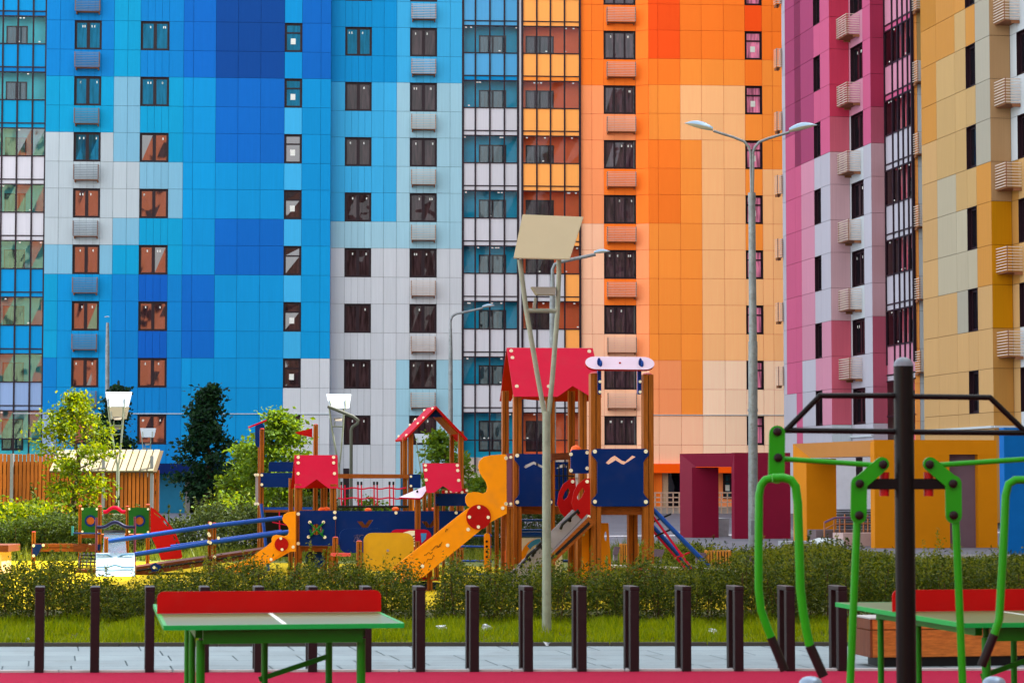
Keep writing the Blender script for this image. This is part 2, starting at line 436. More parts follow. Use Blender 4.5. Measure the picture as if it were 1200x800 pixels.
G5b = [(89, 'N'), (189, 'M'), (255, 'S'), (321, 'M'), (900, 'S')]
G6 = [(100, 'S'), (418, 'L'), (900, 'Wb')]
G7 = [(90, 'M'), (222, 'S'), (287, 'S'), (418, 'L2'), (900, 'Wb')]
aw = dict(win='two', gl=GL_BR, nsub=4)
strip(fA, wall, [C(54, 70, G1), C(70, 87, G1b), C(87, 118.5, G1b, bk=(.04, .96), bkm=BK, **aw), C(118.5, 133.5, G1b),
    C(133.5, 149.5, G2), C(149.5, 164.5, G2), C(164.5, 198, G3, **aw), C(198, 215, G3b), C(215, 226.5, G4), C(226.5, 253, G4),
    C(253, 279, G5), C(279, 305.5, G5), C(305.5, 333.5, G5b), C(333.5, 354, G6, win='tall', gl=GL_BR), C(354, 376, G7), C(376, 388, G7)], FL0, FL1 + 1, 2.65)
wall.build('wall', big); wall = MB()
B1 = [(95, 'S'), (258, 'L'), (292, 'P2'), (900, 'Wb')]
B2 = [(30, 'L'), (95, 'L'), (292, 'P2'), (420, 'Wb'), (900, 'P2')]
strip(fB, wall, [C(388, 404.5, B1), C(404.5, 435.5, B1, **aw), C(435.5, 450, B1), C(450, 465, B1), C(465, 480.5, B2),
    C(480.5, 512, B2, bk=(.05, .95), bkm=BKL, **aw), C(512, 527.5, B2), C(527.5, 542.5, B2)], FL0, FL1 + 1, 0.3)
wall.build('wall', big); wall = MB()
C1 = [(100, 'O1'), (262, 'O5'), (900, 'O6')]; C2 = [(104, 'O1'), (385, 'O1'), (900, 'O6')]
C2s = [(130, 'O1'), (170, 'O5'), (385, 'O1'), (900, 'O6')]
strip(fC, wall, [C(680.5, 693.5, C1), C(693.5, 707.5, C1), C(707.5, 744.8, C2, sc=C2s, win='three', gl=GL_PL, bk=(.08, .98), bkm=BKL, nsub=3)], FL0, FL1 + 1, 0.3)
# the turned strip between the two orange planes
cA = fC.pt(fC.s_of(744.8), 0); cB = fD.pt(fD.s_of(760), 0)
fT = Facade(cA, (cB - cA)); lT = (cB - cA).length
for (t, k, z0, z1) in bands(FL0, FL1 + 1) + [('s', -1, 0.3, HEAD0 - WH)]:
    y = proj(fT.pt(lT / 2, (z0 + z1) / 2))[1]; fT.back(wall, 0, lT, z0, z1, 'O1')
    fT.cell(wall, 0, lT, z0, z1, colour_at([(100, 'O1'), (262, 'O1'), (420, 'O5'), (900, 'O6')], y), nsub=1)
wall.build('wall', big); wall = MB()
D1 = [(70, 'R1'), (100, 'O1'), (163, 'O2'), (262, 'O1'), (420, 'O2'), (486, 'O5'), (900, 'O6')]
D2 = [(70, 'O1'), (100, 'O2'), (163, 'O3'), (262, 'O2'), (486, 'O2'), (900, 'O6')]
D3 = [(70, 'O1'), (100, 'O2'), (163, 'O3'), (420, 'O3'), (900, 'O4')]
D4 = [(55, 'R1'), (110, 'O1'), (330, 'O2'), (420, 'O3'), (900, 'O4')]
D5 = [(70, 'O1'), (200, 'O2'), (420, 'O3'), (900, 'O4')]
strip(fD, wall, [C(760, 771, D1), C(771, 797, D1), C(797, 822, D2), C(822, 848, D3), C(848, 873, D3), C(873, 893, D4, win='tall', gl=GL_PINK),
    C(893, 905, D5), C(905, 925, D5)], FL0, FL1 + 1, 2.65)
# ledges at first-floor level
for f_, x0, x1 in ((fA, 20, 388), (fD, 760, 925)):
    f_.box(wall, f_.s_of(x0), f_.s_of(x1), HEAD0 + .03, HEAD0 + .075, .005, .05, panel('W'))
# returns between the planes, roof slab and core behind
zt = HEAD0 + H * (FL1 + 2) - WH
for px, fa, fb in ((388, fA, fB),):
    a = fa.s_of(px); p = fa.pt(a, 0, 0.0); q = fb.pt(fb.s_of(px), 0, -.03)
    wall.add([p, q, q + Z * zt, p + Z * zt], [(0, 1, 2, 3)], panel('S'))
core = MB(); CORE = mat('core_concrete', (120, 118, 116), 0.9)
sL, sR = base.s_of(-260), base.s_of(925)
base.box(core, sL, sR, 3.0, zt + 1.2, -14, -2.2, CORE)
base.box(core, sL, sR, zt + .0, zt + .5, -2.2, .95, CORE)
base.box(core, sL, sR, 0.0, 3.0, -14, -4.2, CORE)
for x0, x1, f_ in ((54, 388, fA), (388, 542.5, fB), (680.5, 744.8, fC), (745, 925, fD)):   # party walls close the rooms
    for px in (x0 + 1, x1 - 1):
        a = base.s_of(px); base.box(core, a - .05, a + .05, 3.0, zt, -2.2, -.25, CORE)
    base.box(core, base.s_of(x0), base.s_of(x1), 3.0, zt, -2.2, -.45, CORE)
core.build('core', big)
# ---- glazed balconies
MUL = mat('mullion_dark', (38, 24, 34), 0.4)
DRK = mat('room_dark', (44, 34, 36), 0.8)
def loggia(f_, xs, spec, roomkey, pyref, win_px, shiftz=0.0):
    """a stack of glazed balconies: each storey is a part with its panels, its panes, its frame and the coloured room behind"""
    S = [f_.s_of(x, pyref) for x in xs]
    rm = mat('balcony_wall_' + roomkey, {'blue': (20, 160, 196), 'orange': (250, 110, 62), 'pink': (220, 96, 112), 'left': (70, 190, 200)}[roomkey], 0.7, k=1.25)
    DG = GL_DK if roomkey in ('pink',) else GL_PL if roomkey == 'orange' else GL_LIT
    for k in range(FL0, FL1 + 2):
        sp = MB(); fr = MB(); gl = MB(); room = MB()
        h = HEAD0 + H * k + .17 + shiftz; w0 = h - 1.50; nxt = w0 + H
        for z in (w0, h, h + .27): f_.box(fr, S[0], S[-1], z - .03, z + .03, -.05, .045, MUL)
        for i in range(len(S) - 1):
            mid = f_.pt((S[i] + S[i + 1]) / 2, h + .8); y = proj(mid)[1]
            key, key2 = spec(i, y)
            f_.box(sp, S[i], S[i + 1], h + .03, h + .24, -.02, 0, panel(key2))
            f_.box(sp, S[i], S[i + 1], h + .30, nxt - .03, -.02, 0, panel(key))
            t = random.uniform(-.008, .008)
            gl.add([f_.pt(S[i] + .03, w0 + .03, t), f_.pt(S[i + 1] - .03, w0 + .03, -t), f_.pt(S[i + 1] - .03, h - .03, t), f_.pt(S[i] + .03, h - .03, -t)], [(0, 1, 2, 3)], GL_BAL2 if roomkey == 'left' and k < 6 else GL_BAL)
        for q in range(4):
            a = S[0] + (S[-1] - S[0]) * random.random(); zz = random.choice((h - .1, h - .1, w0 + .12)); f_.box(sp, a - .05, a + .05, zz - .03, zz + .03, .02, .024, STK)
        f_.box(sp, S[0] + .05, S[-1] - .05, h + .06, h + .24, -.65, -.02, rm)            # slab
        f_.box(room, S[0], S[-1], w0 - 1.2, h + .06, -.75, -.65, rm)           # back wall
        a0, a1 = f_.s_of(win_px[0], pyref), f_.s_of(win_px[1], pyref)
        f_.box(room, a0, a1, w0 - .6, h - .42, -.645, -.60, MUL)
        m = (a0 + a1) / 2
        for (b0, b1) in ((a0 + .08, m - .06), (m + .06, a1 - .08)): f_.box(room, b0, b1, w0 - .5, h - .5, -.60, -.59, DG)
        p_ = sp.build('balcony', big_now); fr.build('frame', p_); gl.build('glass', p_); room.build('back_wall', p_)
    z1 = HEAD0 + H * (FL1 + 2) - WH
    for i, a in enumerate(S):
        wdt = .042 if 0 < i < len(S) - 1 else .06
        fr = MB(); f_.box(fr, a - wdt, a + wdt, HEAD0 - WH - (1.5 if roomkey != 'pink' else -3), z1, -.06, .06, MUL); fr.build('mullion', big_now)
GL_LIT = glassmat('glass_teal', (20, 60, 72), ior=1.6, wav=.2)
big_now = big
fE = Facade(B0 + NF * -0.05, UF)
loggia(fE, [542.5, 557, 574, 591, 607], lambda i, y: (('LB', 'LB') if y < 60 else ('LB', 'S') if y < 100 else ('W2', 'W2')), 'blue', 100, (562, 594))
loggia(fE, [612, 629, 645, 661.5, 679.5], lambda i, y: (('OL', 'OL') if y < 60 else ('OL', 'O2') if y < 100 else ('OL', 'OL') if y < 290 else ('W2', 'W2') if i < 3 else ('OL', 'OL') if y < 420 else ('W2', 'W2')), 'orange', 100, (617, 650))
fE.box(wall, fE.s_of(607.6), fE.s_of(611.4), 3, zt, -.03, .02, panel('W2'))
fL = Facade(B0 + NF * 0.8, UF)
loggia(fL, [-32, -15, 3, 20.5, 38.5, 54], lambda i, y: (('S', 'B') if y < 90 else ('T', 'T') if y < 150 else ('PG', 'PG') if y > 450 else ('W2', 'W2') if y < 285 else ('S', 'S')), 'left', 100, (5, 30), shiftz=.03)
loggia(fL, [-250, -225, -200, -175, -150, -125, -100, -75, -50, -33], lambda i, y: (('T', 'T') if int(y / 130) % 2 else ('L', 'L')), 'left', 100, (-200, -120))
# ---- ground storey
gs = MB(); NAV = mat('canopy_navy', (0, 40, 104), .6, k=.7, spec=.05); DKG = glassmat('shopfront_glass', (14, 16, 26), ior=1.5, wav=.1)
BEI = mat('render_beige', (205, 190, 178), .8, var=.05); BRK = mat('brick_beige', (196, 164, 132), .85, var=.1, nscale=14)
TEAL = mat('ground_floor_teal', (0, 108, 142), .5); ORG_ = panel('O1')
fA.box(gs, fA.s_of(60), fA.s_of(388), 2.12, 2.64, -.5, .35, NAV)
fA.box(gs, fA.s_of(60), fA.s_of(186), 0, 2.12, -1.6, -1.5, TEAL); fA.box(gs, fA.s_of(186), fA.s_of(219), 0, 2.12, -1.5, -.9, TEAL)
fA.box(gs, fA.s_of(219.2), fA.s_of(225), 0, 2.12, -1.2, -.8, CORE); fA.box(gs, fA.s_of(225), fA.s_of(388), 0, 2.12, -3.2, -3.1, DKG)
fA.box(gs, fA.s_of(300), fA.s_of(330), 0, 2.12, -1.2, -.9, panel('W'))
fL.box(gs, fL.s_of(-250), fL.s_of(54), 0, 2.3, -.5, -.2, TEAL)
fB.box(gs, fB.s_of(404), fB.s_of(411), 0.3, 2.4, .0, .03, MUL)
fE.box(gs, fE.s_of(542.5), fE.s_of(680), 1.9, 3.0, -.4, -.1, BEI)
for x0, x1, m, o in ((542.5, 549, BEI, -.3), (549, 572, DKG, -.8), (572, 600, BEI, -.3), (600, 625, DKG, -.8), (625, 640, BEI, -.3), (640, 668, DKG, -.8), (668, 680, BEI, -.3)):
    fE.box(gs, fE.s_of(x0), fE.s_of(x1), 0, 1.9, o - .2, o, m)
fD.box(gs, fD.s_of(760), fD.s_of(925), 2.16, 2.66, -.4, .25, panel('Oc'))
for x0, x1, m, o in ((760.5, 775.5, ORG_, -.5), (776, 783, BRK, -.6), (783, 840, DKG, -1.5), (840, 925, panel('O5'), -1.5)):
    fD.box(gs, fD.s_of(x0), fD.s_of(x1), 0.3, 2.16, o - .2, o, m)
SOFF = mat('soffit', (150, 130, 110), .8)
gs.build('ground_storey', big)
for x0 in (845, 856.5, 866):
    fDg = Facade(fD.P0 + fD.n * -1.45, UF); a = fDg.s_of(x0)
    fDg.window(big, a, a + .5, .75, 2.15, 'tall', GL_LIT, depth=.0)
wall.build('wall', big)
# ramp railings by the orange entrance
RAIL = mat('rail_pale_metal', (210, 175, 150), .4, metal=.3)
rl = MB(); fR = Facade(fD.P0 + fD.n * 3.2, UF)
for z in (.35, .6, .85, 1.1): fR.box(rl, fR.s_of(752), fR.s_of(872), z - .03, z + .03, -.03, .03, RAIL)
for px in range(752, 874, 7): fR.box(rl, fR.s_of(px) - .03, fR.s_of(px) + .03, 0, 1.1, -.03, .03, RAIL)
fR.box(rl, fR.s_of(750), fR.s_of(866), 0, .3, -1.2, -.2, mat('ramp_concrete', (190, 180, 170), .8))
rb = fR.pt(fR.s_of(810), 0)
solo(rl, 'ramp_railing', 'pale metal ramp railing on a concrete ramp in front of the orange entrance', 'railing', rb)
# ---------------------------------------------------------------- the pink and yellow tower on the right
tower = thing('tower_block', (22, 100, 0), 'tall tower block with pink and yellow panelled faces and a dark glazed strip', 'building')
big_now = tower
tw = MB(); TH0 = 5.77
P = {}
C1p = hit(972, 100, (0, 0, 0), Vector((1, 0, 0))) if False else at(972, 100, 106.8); C1p.z = 0
Pfar = C1p + V * 7.0
def along(p, px, d):
    """from p go along direction d until the picture column px"""
    r = ray(px, 100); n = Vector((r.y, -r.x, 0)); t = -n.dot(p) / n.dot(d); return p + d * t
E1 = along(C1p, 995, U); E2 = along(E1, 1020, -V); E3 = along(E2, 1037, U); E4 = along(E3, 1069, -V); E5 = E4 + U * 2.2
Y1 = at(1160, 100, 87.2); Y1.z = 0
Y0 = Y1 + V * 7.4; Y0b = Y0 + U * 3.0
Y2 = along(Y1, 1184, U); Y3 = Y2 - V * 3.2; Y4 = Y3 + U * 8
def tbands(k0, k1): return [(t, k, z0 + TH0 - HEAD0, z1 + TH0 - HEAD0) for (t, k, z0, z1) in bands(k0, k1)]
K1 = 8
def tface(p, q, cols, name=None, k0=-1):
    tw = MB()
    """cols: (fraction0, fraction1, spec, window glass or None, basket span or None)"""
    f = Facade(p, q - p); L_ = (q - p).length
    for (f0, f1, spec, win, bk) in cols:
        a0, a1 = f0 * L_, f1 * L_
        for (t, k, z0, z1) in tbands(0, K1):
            y = proj(f.pt((a0 + a1) / 2, (z0 + z1) / 2))[1]
            if t == 'w' and win: f.window(tower, a0, a1, z0, z1, win[0], win[1], depth=.16); continue
            f.back(tw, a0, a1, z0, z1, colour_at(spec, y)); f.cell(tw, a0, a1, z0, z1, colour_at(spec, y))
            if t == 's' and bk: f.basket(tower, bk[0], bk[1], z1 - 1.05, z1 - .12, BKL, rust=RST, dep=.62)
        z0 = TH0 - WH; y = proj(f.pt(a0, z0 / 2 + 1))[1]
        f.back(tw, a0, a1, .2, z0, colour_at(spec, y)); f.cell(tw, a0, a1, .2, z0, colour_at(spec, y))
    tw.build('wall', tower); return f, L_
def fr_of(p, q, px):
    r = ray(px, 100); d = q - p; n = Vector((r.y, -r.x, 0)); return -n.dot(p) / n.dot(d)
pA = [(150, 'pk'), (480, 'pk2'), (900, 'lav')]
pB = [(190, 'pk'), (370, 'pk2'), (430, 'lav'), (520, 'lav'), (900, 'lav')]
pC = [(185, 'pk'), (330, 'pk3'), (430, 'pk3'), (500, 'lav'), (900, 'lav')]
pBk = [(190, 'pkd'), (300, 'pk2'), (900, 'pk2')]
pD = [(178, 'pk2'), (385, 'lav'), (480, 'pk3'), (900, 'lav')]
cuts = [0] + [fr_of(Pfar, C1p, x) for x in (931, 938, 953.5, 961)] + [1]
tface(Pfar, C1p, [(cuts[0], cuts[1], pA, None, None), (cuts[1], cuts[2], pBk, None, None), (cuts[2], cuts[3], pC, None, None),
    (cuts[3], cuts[4], pD, ('one', GL_DK), None), (cuts[4], cuts[5], pD, None, None)])
pE = [(135, 'rs'), (178, 'rs2'), (385, 'rs3'), (500, 'rs2'), (900, 'gy')]
tface(C1p, E1, [(0, 1, pE, None, None)])
pF = [(150, 'pk3'), (430, 'gy'), (900, 'lav')]; pG = [(160, 'pk2'), (900, 'lav')]
c1, c2 = fr_of(E1, E2, 997), fr_of(E1, E2, 1011); LL = (E2 - E1).length
tface(E1, E2, [(0, c1, pF, None, None), (c1, c2, pF, ('two', GL_DK), (c1 * LL - .1, c2 * LL - .35)), (c2, 1, pG, None, None)])
pH = [(121, 'mr'), (164, 'mr2'), (372, 'mr3'), (500, 'mr2'), (900, 'lav')]
tface(E2, E3, [(0, 1, pH, None, None)])
# the dark glazed strip
fG = Facade(E3, E4 - E3); LG = (E4 - E3).length
zt_save = zt
S5 = [0, LG * .30, LG * .5, LG * .68, LG * .86, LG]
class _S: pass
_xs = [proj(fG.pt(a, 15))[0] for a in S5]
def _spec(i, y):
    return ('pk2' if y < 120 else 'lav' if y < 330 else 'lav', 'pk2' if y < 120 else 'lav')
_so = Facade.s_of
loggia(type('FG', (Facade,), {'s_of': lambda s, px, py=100: px})(fG.P0, fG.d), S5, lambda i, y: (('pk3', 'pk2') if y < 110 else ('lav', 'lav') if y < 360 else ('pk3', 'lav')), 'pink', 100, (LG * .3, LG * .8), shiftz=.55)
tface(E4, E5, [(0, .1, [(900, 'OL')], None, None), (.1, 1, [(60, 'g3'), (900, 'gy')], None, None)])
fK = Facade(E4, U)
for (t, k, z0, z1) in tbands(0, K1):
    if t == 's': fK.basket(tower, .0, .62, z1 - 1.0, z1 - .1, BKL, rust=RST, dep=.7)
# baskets on the far corner
fP = Facade(Pfar + V * .9 - U * .35, U)
for (t, k, z0, z1) in tbands(0, K1):
    if t == 's': fP.basket(tower, 0.06, .3, z1 - 1.0, z1 - .1, BKL, rust=RST, dep=.5)
fQ = Facade(Pfar + V * .55, -V); tface(Pfar + V * .55, Pfar, [(0, 1, [(900, 'lav')], None, None)])
# yellow faces
yA = [(32, 'g1'), (185, 'g2'), (330, 'g6'), (900, 'g6')]; yB = [(70, 'g2'), (215, 'g3'), (330, 'g5'), (400, 'g6'), (900, 'g6')]
yC = [(33, 'g2'), (85, 'g3'), (240, 'g3'), (330, 'g5'), (400, 'g4'), (900, 'g6')]; yD = [(190, 'g4'), (900, 'g6')]; yE = [(190, 'g4'), (330, 'g2'), (900, 'g6')]
cy = [0] + [fr_of(Y0, Y1, x) for x in (1097, 1119, 1132, 1143)] + [1]
tface(Y0, Y1, [(0, cy[1], yA, None, None), (cy[1], cy[2], yB, None, None), (cy[2], cy[3], yC, None, None), (cy[3], cy[4], yC, ('one', GL_DK), None), (cy[4], 1, yE, None, None)])
tface(Y1, Y2, [(0, 1, [(215, 'g8'), (375, 'gd'), (900, 'g7')], None, None)])
cz = fr_of(Y2, Y3, 1192); LZ = (Y3 - Y2).length
tface(Y2, Y3, [(0, cz, [(190, 'gy'), (330, 'g7'), (900, 'g6')], None, None), (cz, 1, [(190, 'gy'), (330, 'g6'), (900, 'gy')], ('two', GL_DK), (-.1, 1.0))])
tface(Y3, Y4, [(0, 1, [(900, 'g3')], None, None)])
# white ledge along the foot
for p, q in ((Y0, Y1), (Y1, Y2), (E1, E2)):
    tw = MB(); f = Facade(p, q - p); f.box(tw, 0, (q - p).length, 3.62, 3.70, .005, .1, panel('gy')); tw.build('ledge', tower)
tc_ = MB()
def solid(pts, z0, z1, m):
    n = len(pts); vs = [Vector((p.x, p.y, z0)) for p in pts] + [Vector((p.x, p.y, z1)) for p in pts]
    tris = tessellate_polygon([[Vector((p.x, p.y, 0)) for p in pts]])
    tc_.add(vs, [t for t in tris] + [tuple(i + n for i in t) for t in tris] + [(i, (i + 1) % n, (i + 1) % n + n, i + n) for i in range(n)], m)
inn = .45
back_c = [Pfar + V * .5 + U * inn, C1p + U * inn + V * inn, E1 + U * inn + V * inn, E2 + U * inn + V * inn, E3 + U * inn + V * inn, E3 + U * 2.0 + V * inn, E4 + U * 2.0 + V * inn, E4 + V * inn + U * 2.6,
          Y0 + U * 2.5 + V * 0.0, Y0 + U * inn - V * .02, Y1 + U * inn + V * inn, Y2 + U * inn + V * inn, Y3 + U * inn + V * inn, Y4 + V * inn, Y4 + V * 40 + U * 12, Pfar + V * .5 + U * 25]
solid(back_c, 0, 78, CORE)
tc_.build('core', tower)

# ---------------------------------------------------------------- blocks out of view
def plain_block(name, x0, x1, y0, y1, h, label, rgb, rgb2, wcol):
    b = thing(name, ((x0 + x1) / 2, (y0 + y1) / 2, 0), label, 'building')
    a = MB(); m1 = mat(name + '_wall_' + str(rgb[0]), rgb, .6, k=.8, var=.06); m2 = mat(name + '_band_' + str(rgb2[0]), rgb2, .6, k=.8)
    X, Y_ = Vector((1, 0, 0)), Vector((0, 1, 0))
    a.box(((x0 + x1) / 2, (y0 + y1) / 2, h / 2), x1 - x0, y1 - y0, h, m1, X, Y_)
    a.box(((x0 + x1) / 2, (y0 + y1) / 2, h + .3), x1 - x0 + .4, y1 - y0 + .4, .6, m2, X, Y_)
    a.build('wall', b)
    wn = MB(); gm = glassmat('far_window_glass', (24, 26, 32), ior=1.6, wav=.1)
    rng = random.Random(len(name) + int(h))
    z = 1.6
    while z < h - 1.5:
        x = x0 + 1.2
        while x < x1 - 1.2:
            for yy, s_ in ((y0, -1), (y1, 1)):
                wn.box((x + .7, yy + s_ * .02, z + .8), 1.5, .12, 1.6, wcol, X, Y_); wn.box((x + .7, yy + s_ * .09, z + .8), 1.3, .02, 1.4, gm, X, Y_)
            if rng.random() < .4: a2 = 0
            x += 5.2
        y = y0 + 1.2
        while y < y1 - 1.2:
            for xx, s_ in ((x0, -1), (x1, 1)):
                wn.box((xx + s_ * .02, y + .7, z + .8), .12, 1.5, 1.6, wcol, X, Y_); wn.box((xx + s_ * .09, y + .7, z + .8), .02, 1.3, 1.4, gm, X, Y_)
            y += 3.2
        z += 3.9
    o = wn.build('window_set', b); tag(o, kind='stuff')
    return b
plain_block('side_block', 23.5, 40, -34, 83.3, 38, 'cream apartment block standing beside the playground on the right', (205, 190, 165), (170, 120, 60), FR)  # out of view; placed and sized to shade the playground
plain_block('rear_block', -33, -14, -62, -46, 46, 'salmon apartment block behind the viewer', (255, 150, 108), (220, 110, 84), FR)
plain_block('rear_block', -80, -35, -60, -46, 46, 'pale green apartment block behind the viewer', (206, 238, 190), (225, 235, 228), FR)
plain_block('rear_block', -8, 20, -66, -50, 36, 'brown brick apartment block behind the viewer', (96, 70, 58), (80, 60, 50), FR)
plain_block('rear_block', 20.5, 46, 118, 150, 62, 'cream tower wing hidden behind the pink tower', (205, 190, 165), (170, 120, 60), FR)  # never in view; added to keep the sun off the far ground
# ---------------------------------------------------------------- the ground
def sheet(name, pts, z, m, kind='structure', sub=None):
    mb = MB(); mb.add([(p[0], p[1], z) for p in pts], [tuple(range(len(pts)))], m)
    o = mb.build(name); tag(o, kind=kind); return o
ASP = mat('asphalt_grey', (128, 128, 138), .85, k=.7, spec=.08, var=.12, nscale=.35, bump=.25, bscale=30)
sheet('ground', [(-600, -400), (600, -400), (600, 900), (-600, 900)], 0, ASP)
RUB = mat('rubber_crimson', (184, 30, 70), .9, k=.72, spec=.05, var=.14, nscale=60, bump=.5, bscale=120, dirt=.25)
e0, e1 = gnd(-300, 789), gnd(1500, 785.5)
def line_y(p, q, x): return p.y + (q.y - p.y) * (x - p.x) / (q.x - p.x)
dr = (e1 - e0) / (e1.x - e0.x)
X0, X1 = -14, 16
def ly(px0, py0, px1, py1):
    p, q = gnd(px0, py0), gnd(px1, py1)
    return lambda x: p.y + (q.y - p.y) * (x - p.x) / (q.x - p.x)
f_red = ly(0, 788.2, 1200, 785.6); f_pav = ly(0, 758.6, 1200, 757.6)
sheet('rubber_court', [(X0, -12), (X1, -12), (X1, f_red(X1) - .10), (X0, f_red(X0) - .10)], .012, RUB)
# paving of large slabs
pv = MB(); SL = mat('paving_slab_blue_grey', (162, 179, 185), .75, k=.66, spec=.1, var=.09, nscale=1.3, island=.07, bump=.15, bscale=60, dirt=.18)
JO = mat('paving_joint', (112, 130, 138), .9, k=.6, spec=.05)
pv.add([(X0, f_red(X0), .004), (X1, f_red(X1), .004), (X1, f_pav(X1), .004), (X0, f_pav(X0), .004)], [(0, 1, 2, 3)], JO)
rows = 5
for r_ in range(rows):
    x = X0 - 1.5 + (r_ % 2) * .35 - .17 * r_ * .7
    while x < X1:
        t0, t1 = r_ / rows, (r_ + 1) / rows
        w_ = .62 if (int(x * 7) % 3) else .9
        def q(xx, t, g): 
            xs = xx - .17 * 3.6 * t
            return (xs + g[0], f_red(xs) * (1 - t) + f_pav(xs) * t + g[1], .012)
        g = .007
        pv.add([q(x, t0, (g, g)), q(x + w_, t0, (-g, g)), q(x + w_, t1, (-g, -g)), q(x, t1, (g, -g))], [(0, 1, 2, 3)], SL)
        x += w_
tag(pv.build('pavement'), kind='structure')
kb = MB(); KB = mat('kerb_stone', (178, 176, 178), .8, var=.1, nscale=4, dirt=.2)
x = X0
while x < X1:
    kb.box((x + .5, (f_red(x) + f_red(x + 1)) / 2 - .05, .012), .985, .09, .036, KB, Vector(dr), Vector((-dr.y, dr.x, 0)))
    kb.box((x + .5, (f_pav(x) + f_pav(x + 1)) / 2 + .03, .02), .985, .06, .06, mat('kerb_dark', (70, 66, 60), .9), Vector(dr), Vector((-dr.y, dr.x, 0)))
    x += 1
tag(kb.build('kerb'), kind='structure')
SOIL = mat('soil_grass', (70, 82, 22), .95, k=.8, var=.3, nscale=6, alt=(92, 78, 44))
sheet('verge', [(X0 - 4, f_pav(X0) + .07), (X1 + 4, f_pav(X1) + .07), (X1 + 4, 31.8), (X0 - 4, 31.8)], .02, SOIL)
# yellow play rubber with a lawn round it
YEL = mat('rubber_yellow', (214, 184, 24), .9, k=.72, spec=.05, var=.12, nscale=30, bump=.3, bscale=90, dirt=.2)
LAWN = mat('lawn_green', (86, 104, 40), .95, k=.8, var=.3, nscale=2.0, alt=(120, 120, 60))
sheet('lawn', [(-30, 31.9), (24, 31.9), (24, 42), (9, 49), (2, 58), (-8, 62), (-30, 90)], .006, LAWN)
sheet('play_surface', [(-12.4, 31.85), (3.4, 31.85), (3.9, 40), (2.9, 44), (-2, 49.5), (-14, 52.5), (-16, 44)], .012, YEL)
sheet('sand_path', [(-20, 31.9), (-7.2, 31.9), (-7.6, 35.2), (-9.0, 36.2), (-20, 36.5)], .016, mat('path_sand', (226, 212, 176), .95, var=.1, nscale=5))
# grass blades of the verge: nobody could count them
rng = np.random.default_rng(3)
def blades(name, n, xr, yf, h, m, z0=.02, seed=1):
    rg = np.random.default_rng(seed); mb = MB()
    x = rg.uniform(xr[0], xr[1], n); y0 = np.array([yf(v)[0] for v in x]); y1 = np.array([yf(v)[1] for v in x]); y = rg.uniform(0, 1, n) * (y1 - y0) + y0
    patch = .7 + .5 * np.sin(x * 2.3 + 1) * np.sin(y * 3.1) + .25 * np.sin(x * 7.1)
    hh = h * rg.uniform(.45, 1.15, n) * np.clip(patch, .35, 1.3); a = rg.uniform(0, 2 * pi, n); w = .006 + .006 * rg.uniform(0, 1, n)
    dx, dy = np.cos(a), np.sin(a); lean = rg.normal(0, .35, (n, 2)) * hh[:, None]
    vs = np.zeros((n, 3, 3)); vs[:, 0] = np.stack([x - dx * w, y - dy * w, np.full(n, z0)], 1); vs[:, 1] = np.stack([x + dx * w, y + dy * w, np.full(n, z0)], 1)
    vs[:, 2] = np.stack([x + lean[:, 0], y + lean[:, 1], z0 + hh], 1)
    mb.v = list(map(tuple, vs.reshape(-1, 3).tolist())); mb.slot(m); mb.f = [[3 * i, 3 * i + 1, 3 * i + 2] for i in range(n)]; mb.mi = [0] * n; mb.sm = [False] * n
    return tag(mb.build(name), kind='stuff')
GRM = leafmat('grass_blade', (88, 118, 2), (140, 156, 12), trans=.4, k=.85)
blades('grass', 60000, (-8, 10), lambda x: (f_pav(x) + .08, 29.4), .13, GRM)
GRM2 = leafmat('grass_blade_tall', (84, 108, 30), (140, 150, 60), trans=.3, k=.65)
blades('tall_grass', 26000, (1.8, 14), lambda x: (max(34, 33 + x * .8), 52), .2, GRM2, seed=5)
blades('tall_grass', 26000, (-14, 4), lambda x: (51, 60), .34, GRM2, seed=6)
# crumpled litter in the grass
for (px, py, s_, lb) in ((517, 740, .07, 'crumpled white paper lying in the grass behind the long gap between posts'), (570, 739, .075, 'crumpled pale plastic wrapper in the grass beside the white paper'),
                     (30, 752, .045, 'small white scrap of paper at the far left edge of the grass'), (838, 744, .09, 'flattened pale blue wrapper in the grass on the right'),
                     (641, 756, .04, 'tiny pale scrap on the kerb by the foot of the lamp mast')):
    p = gnd(px, py, .03); mb = MB(); rr = random.Random(px)
    vs = [(p.x + rr.uniform(-1, 1) * s_, p.y + rr.uniform(-.6, .6) * s_, p.z + rr.uniform(0, 1) * s_ * 1.1) for _ in range(14)]
    mb.add(vs, [(rr.randrange(14), rr.randrange(14), rr.randrange(14)) for _ in range(20)], mat('litter_white', (220, 225, 230), .6))
    mb.f = [f for f in mb.f if len(set(f)) == 3]; mb.mi = mb.mi[:len(mb.f)]; mb.sm = mb.sm[:len(mb.f)]
    solo(mb, 'litter', lb, 'litter', p)
# ---------------------------------------------------------------- materials of the play equipment
def wood(name, rgb, axis='z', k=.66, alt=None):
    st = {'z': (16, 16, 1.1), 'x': (1.1, 16, 16), 'y': (16, 1.1, 16)}[axis]
    return mat(name, rgb, .5, k=k, var=.32, nscale=3.0, stretch=st, bump=.12, bscale=8, alt=alt, island=.14, spec=.15)
WZ = wood('wood_post', (176, 100, 30)); WX = wood('wood_beam', (166, 90, 34), 'x'); WD = wood('wood_dark', (118, 60, 30), 'x')
GRV = mat('groove_dark', (52, 28, 16), .9)
HB = mat('board_navy', (0, 46, 116), .5, k=.85, spec=.04, var=.05, nscale=2, dirt=.06); HBL = mat('board_blue_edge', (20, 84, 176), .3)
HR = mat('board_red', (204, 14, 56), .6, spec=.05, k=.74, var=.05, nscale=2, dirt=.05); HRD = mat('board_deep_red', (190, 8, 12), .45, k=.75, spec=.12, var=.05)
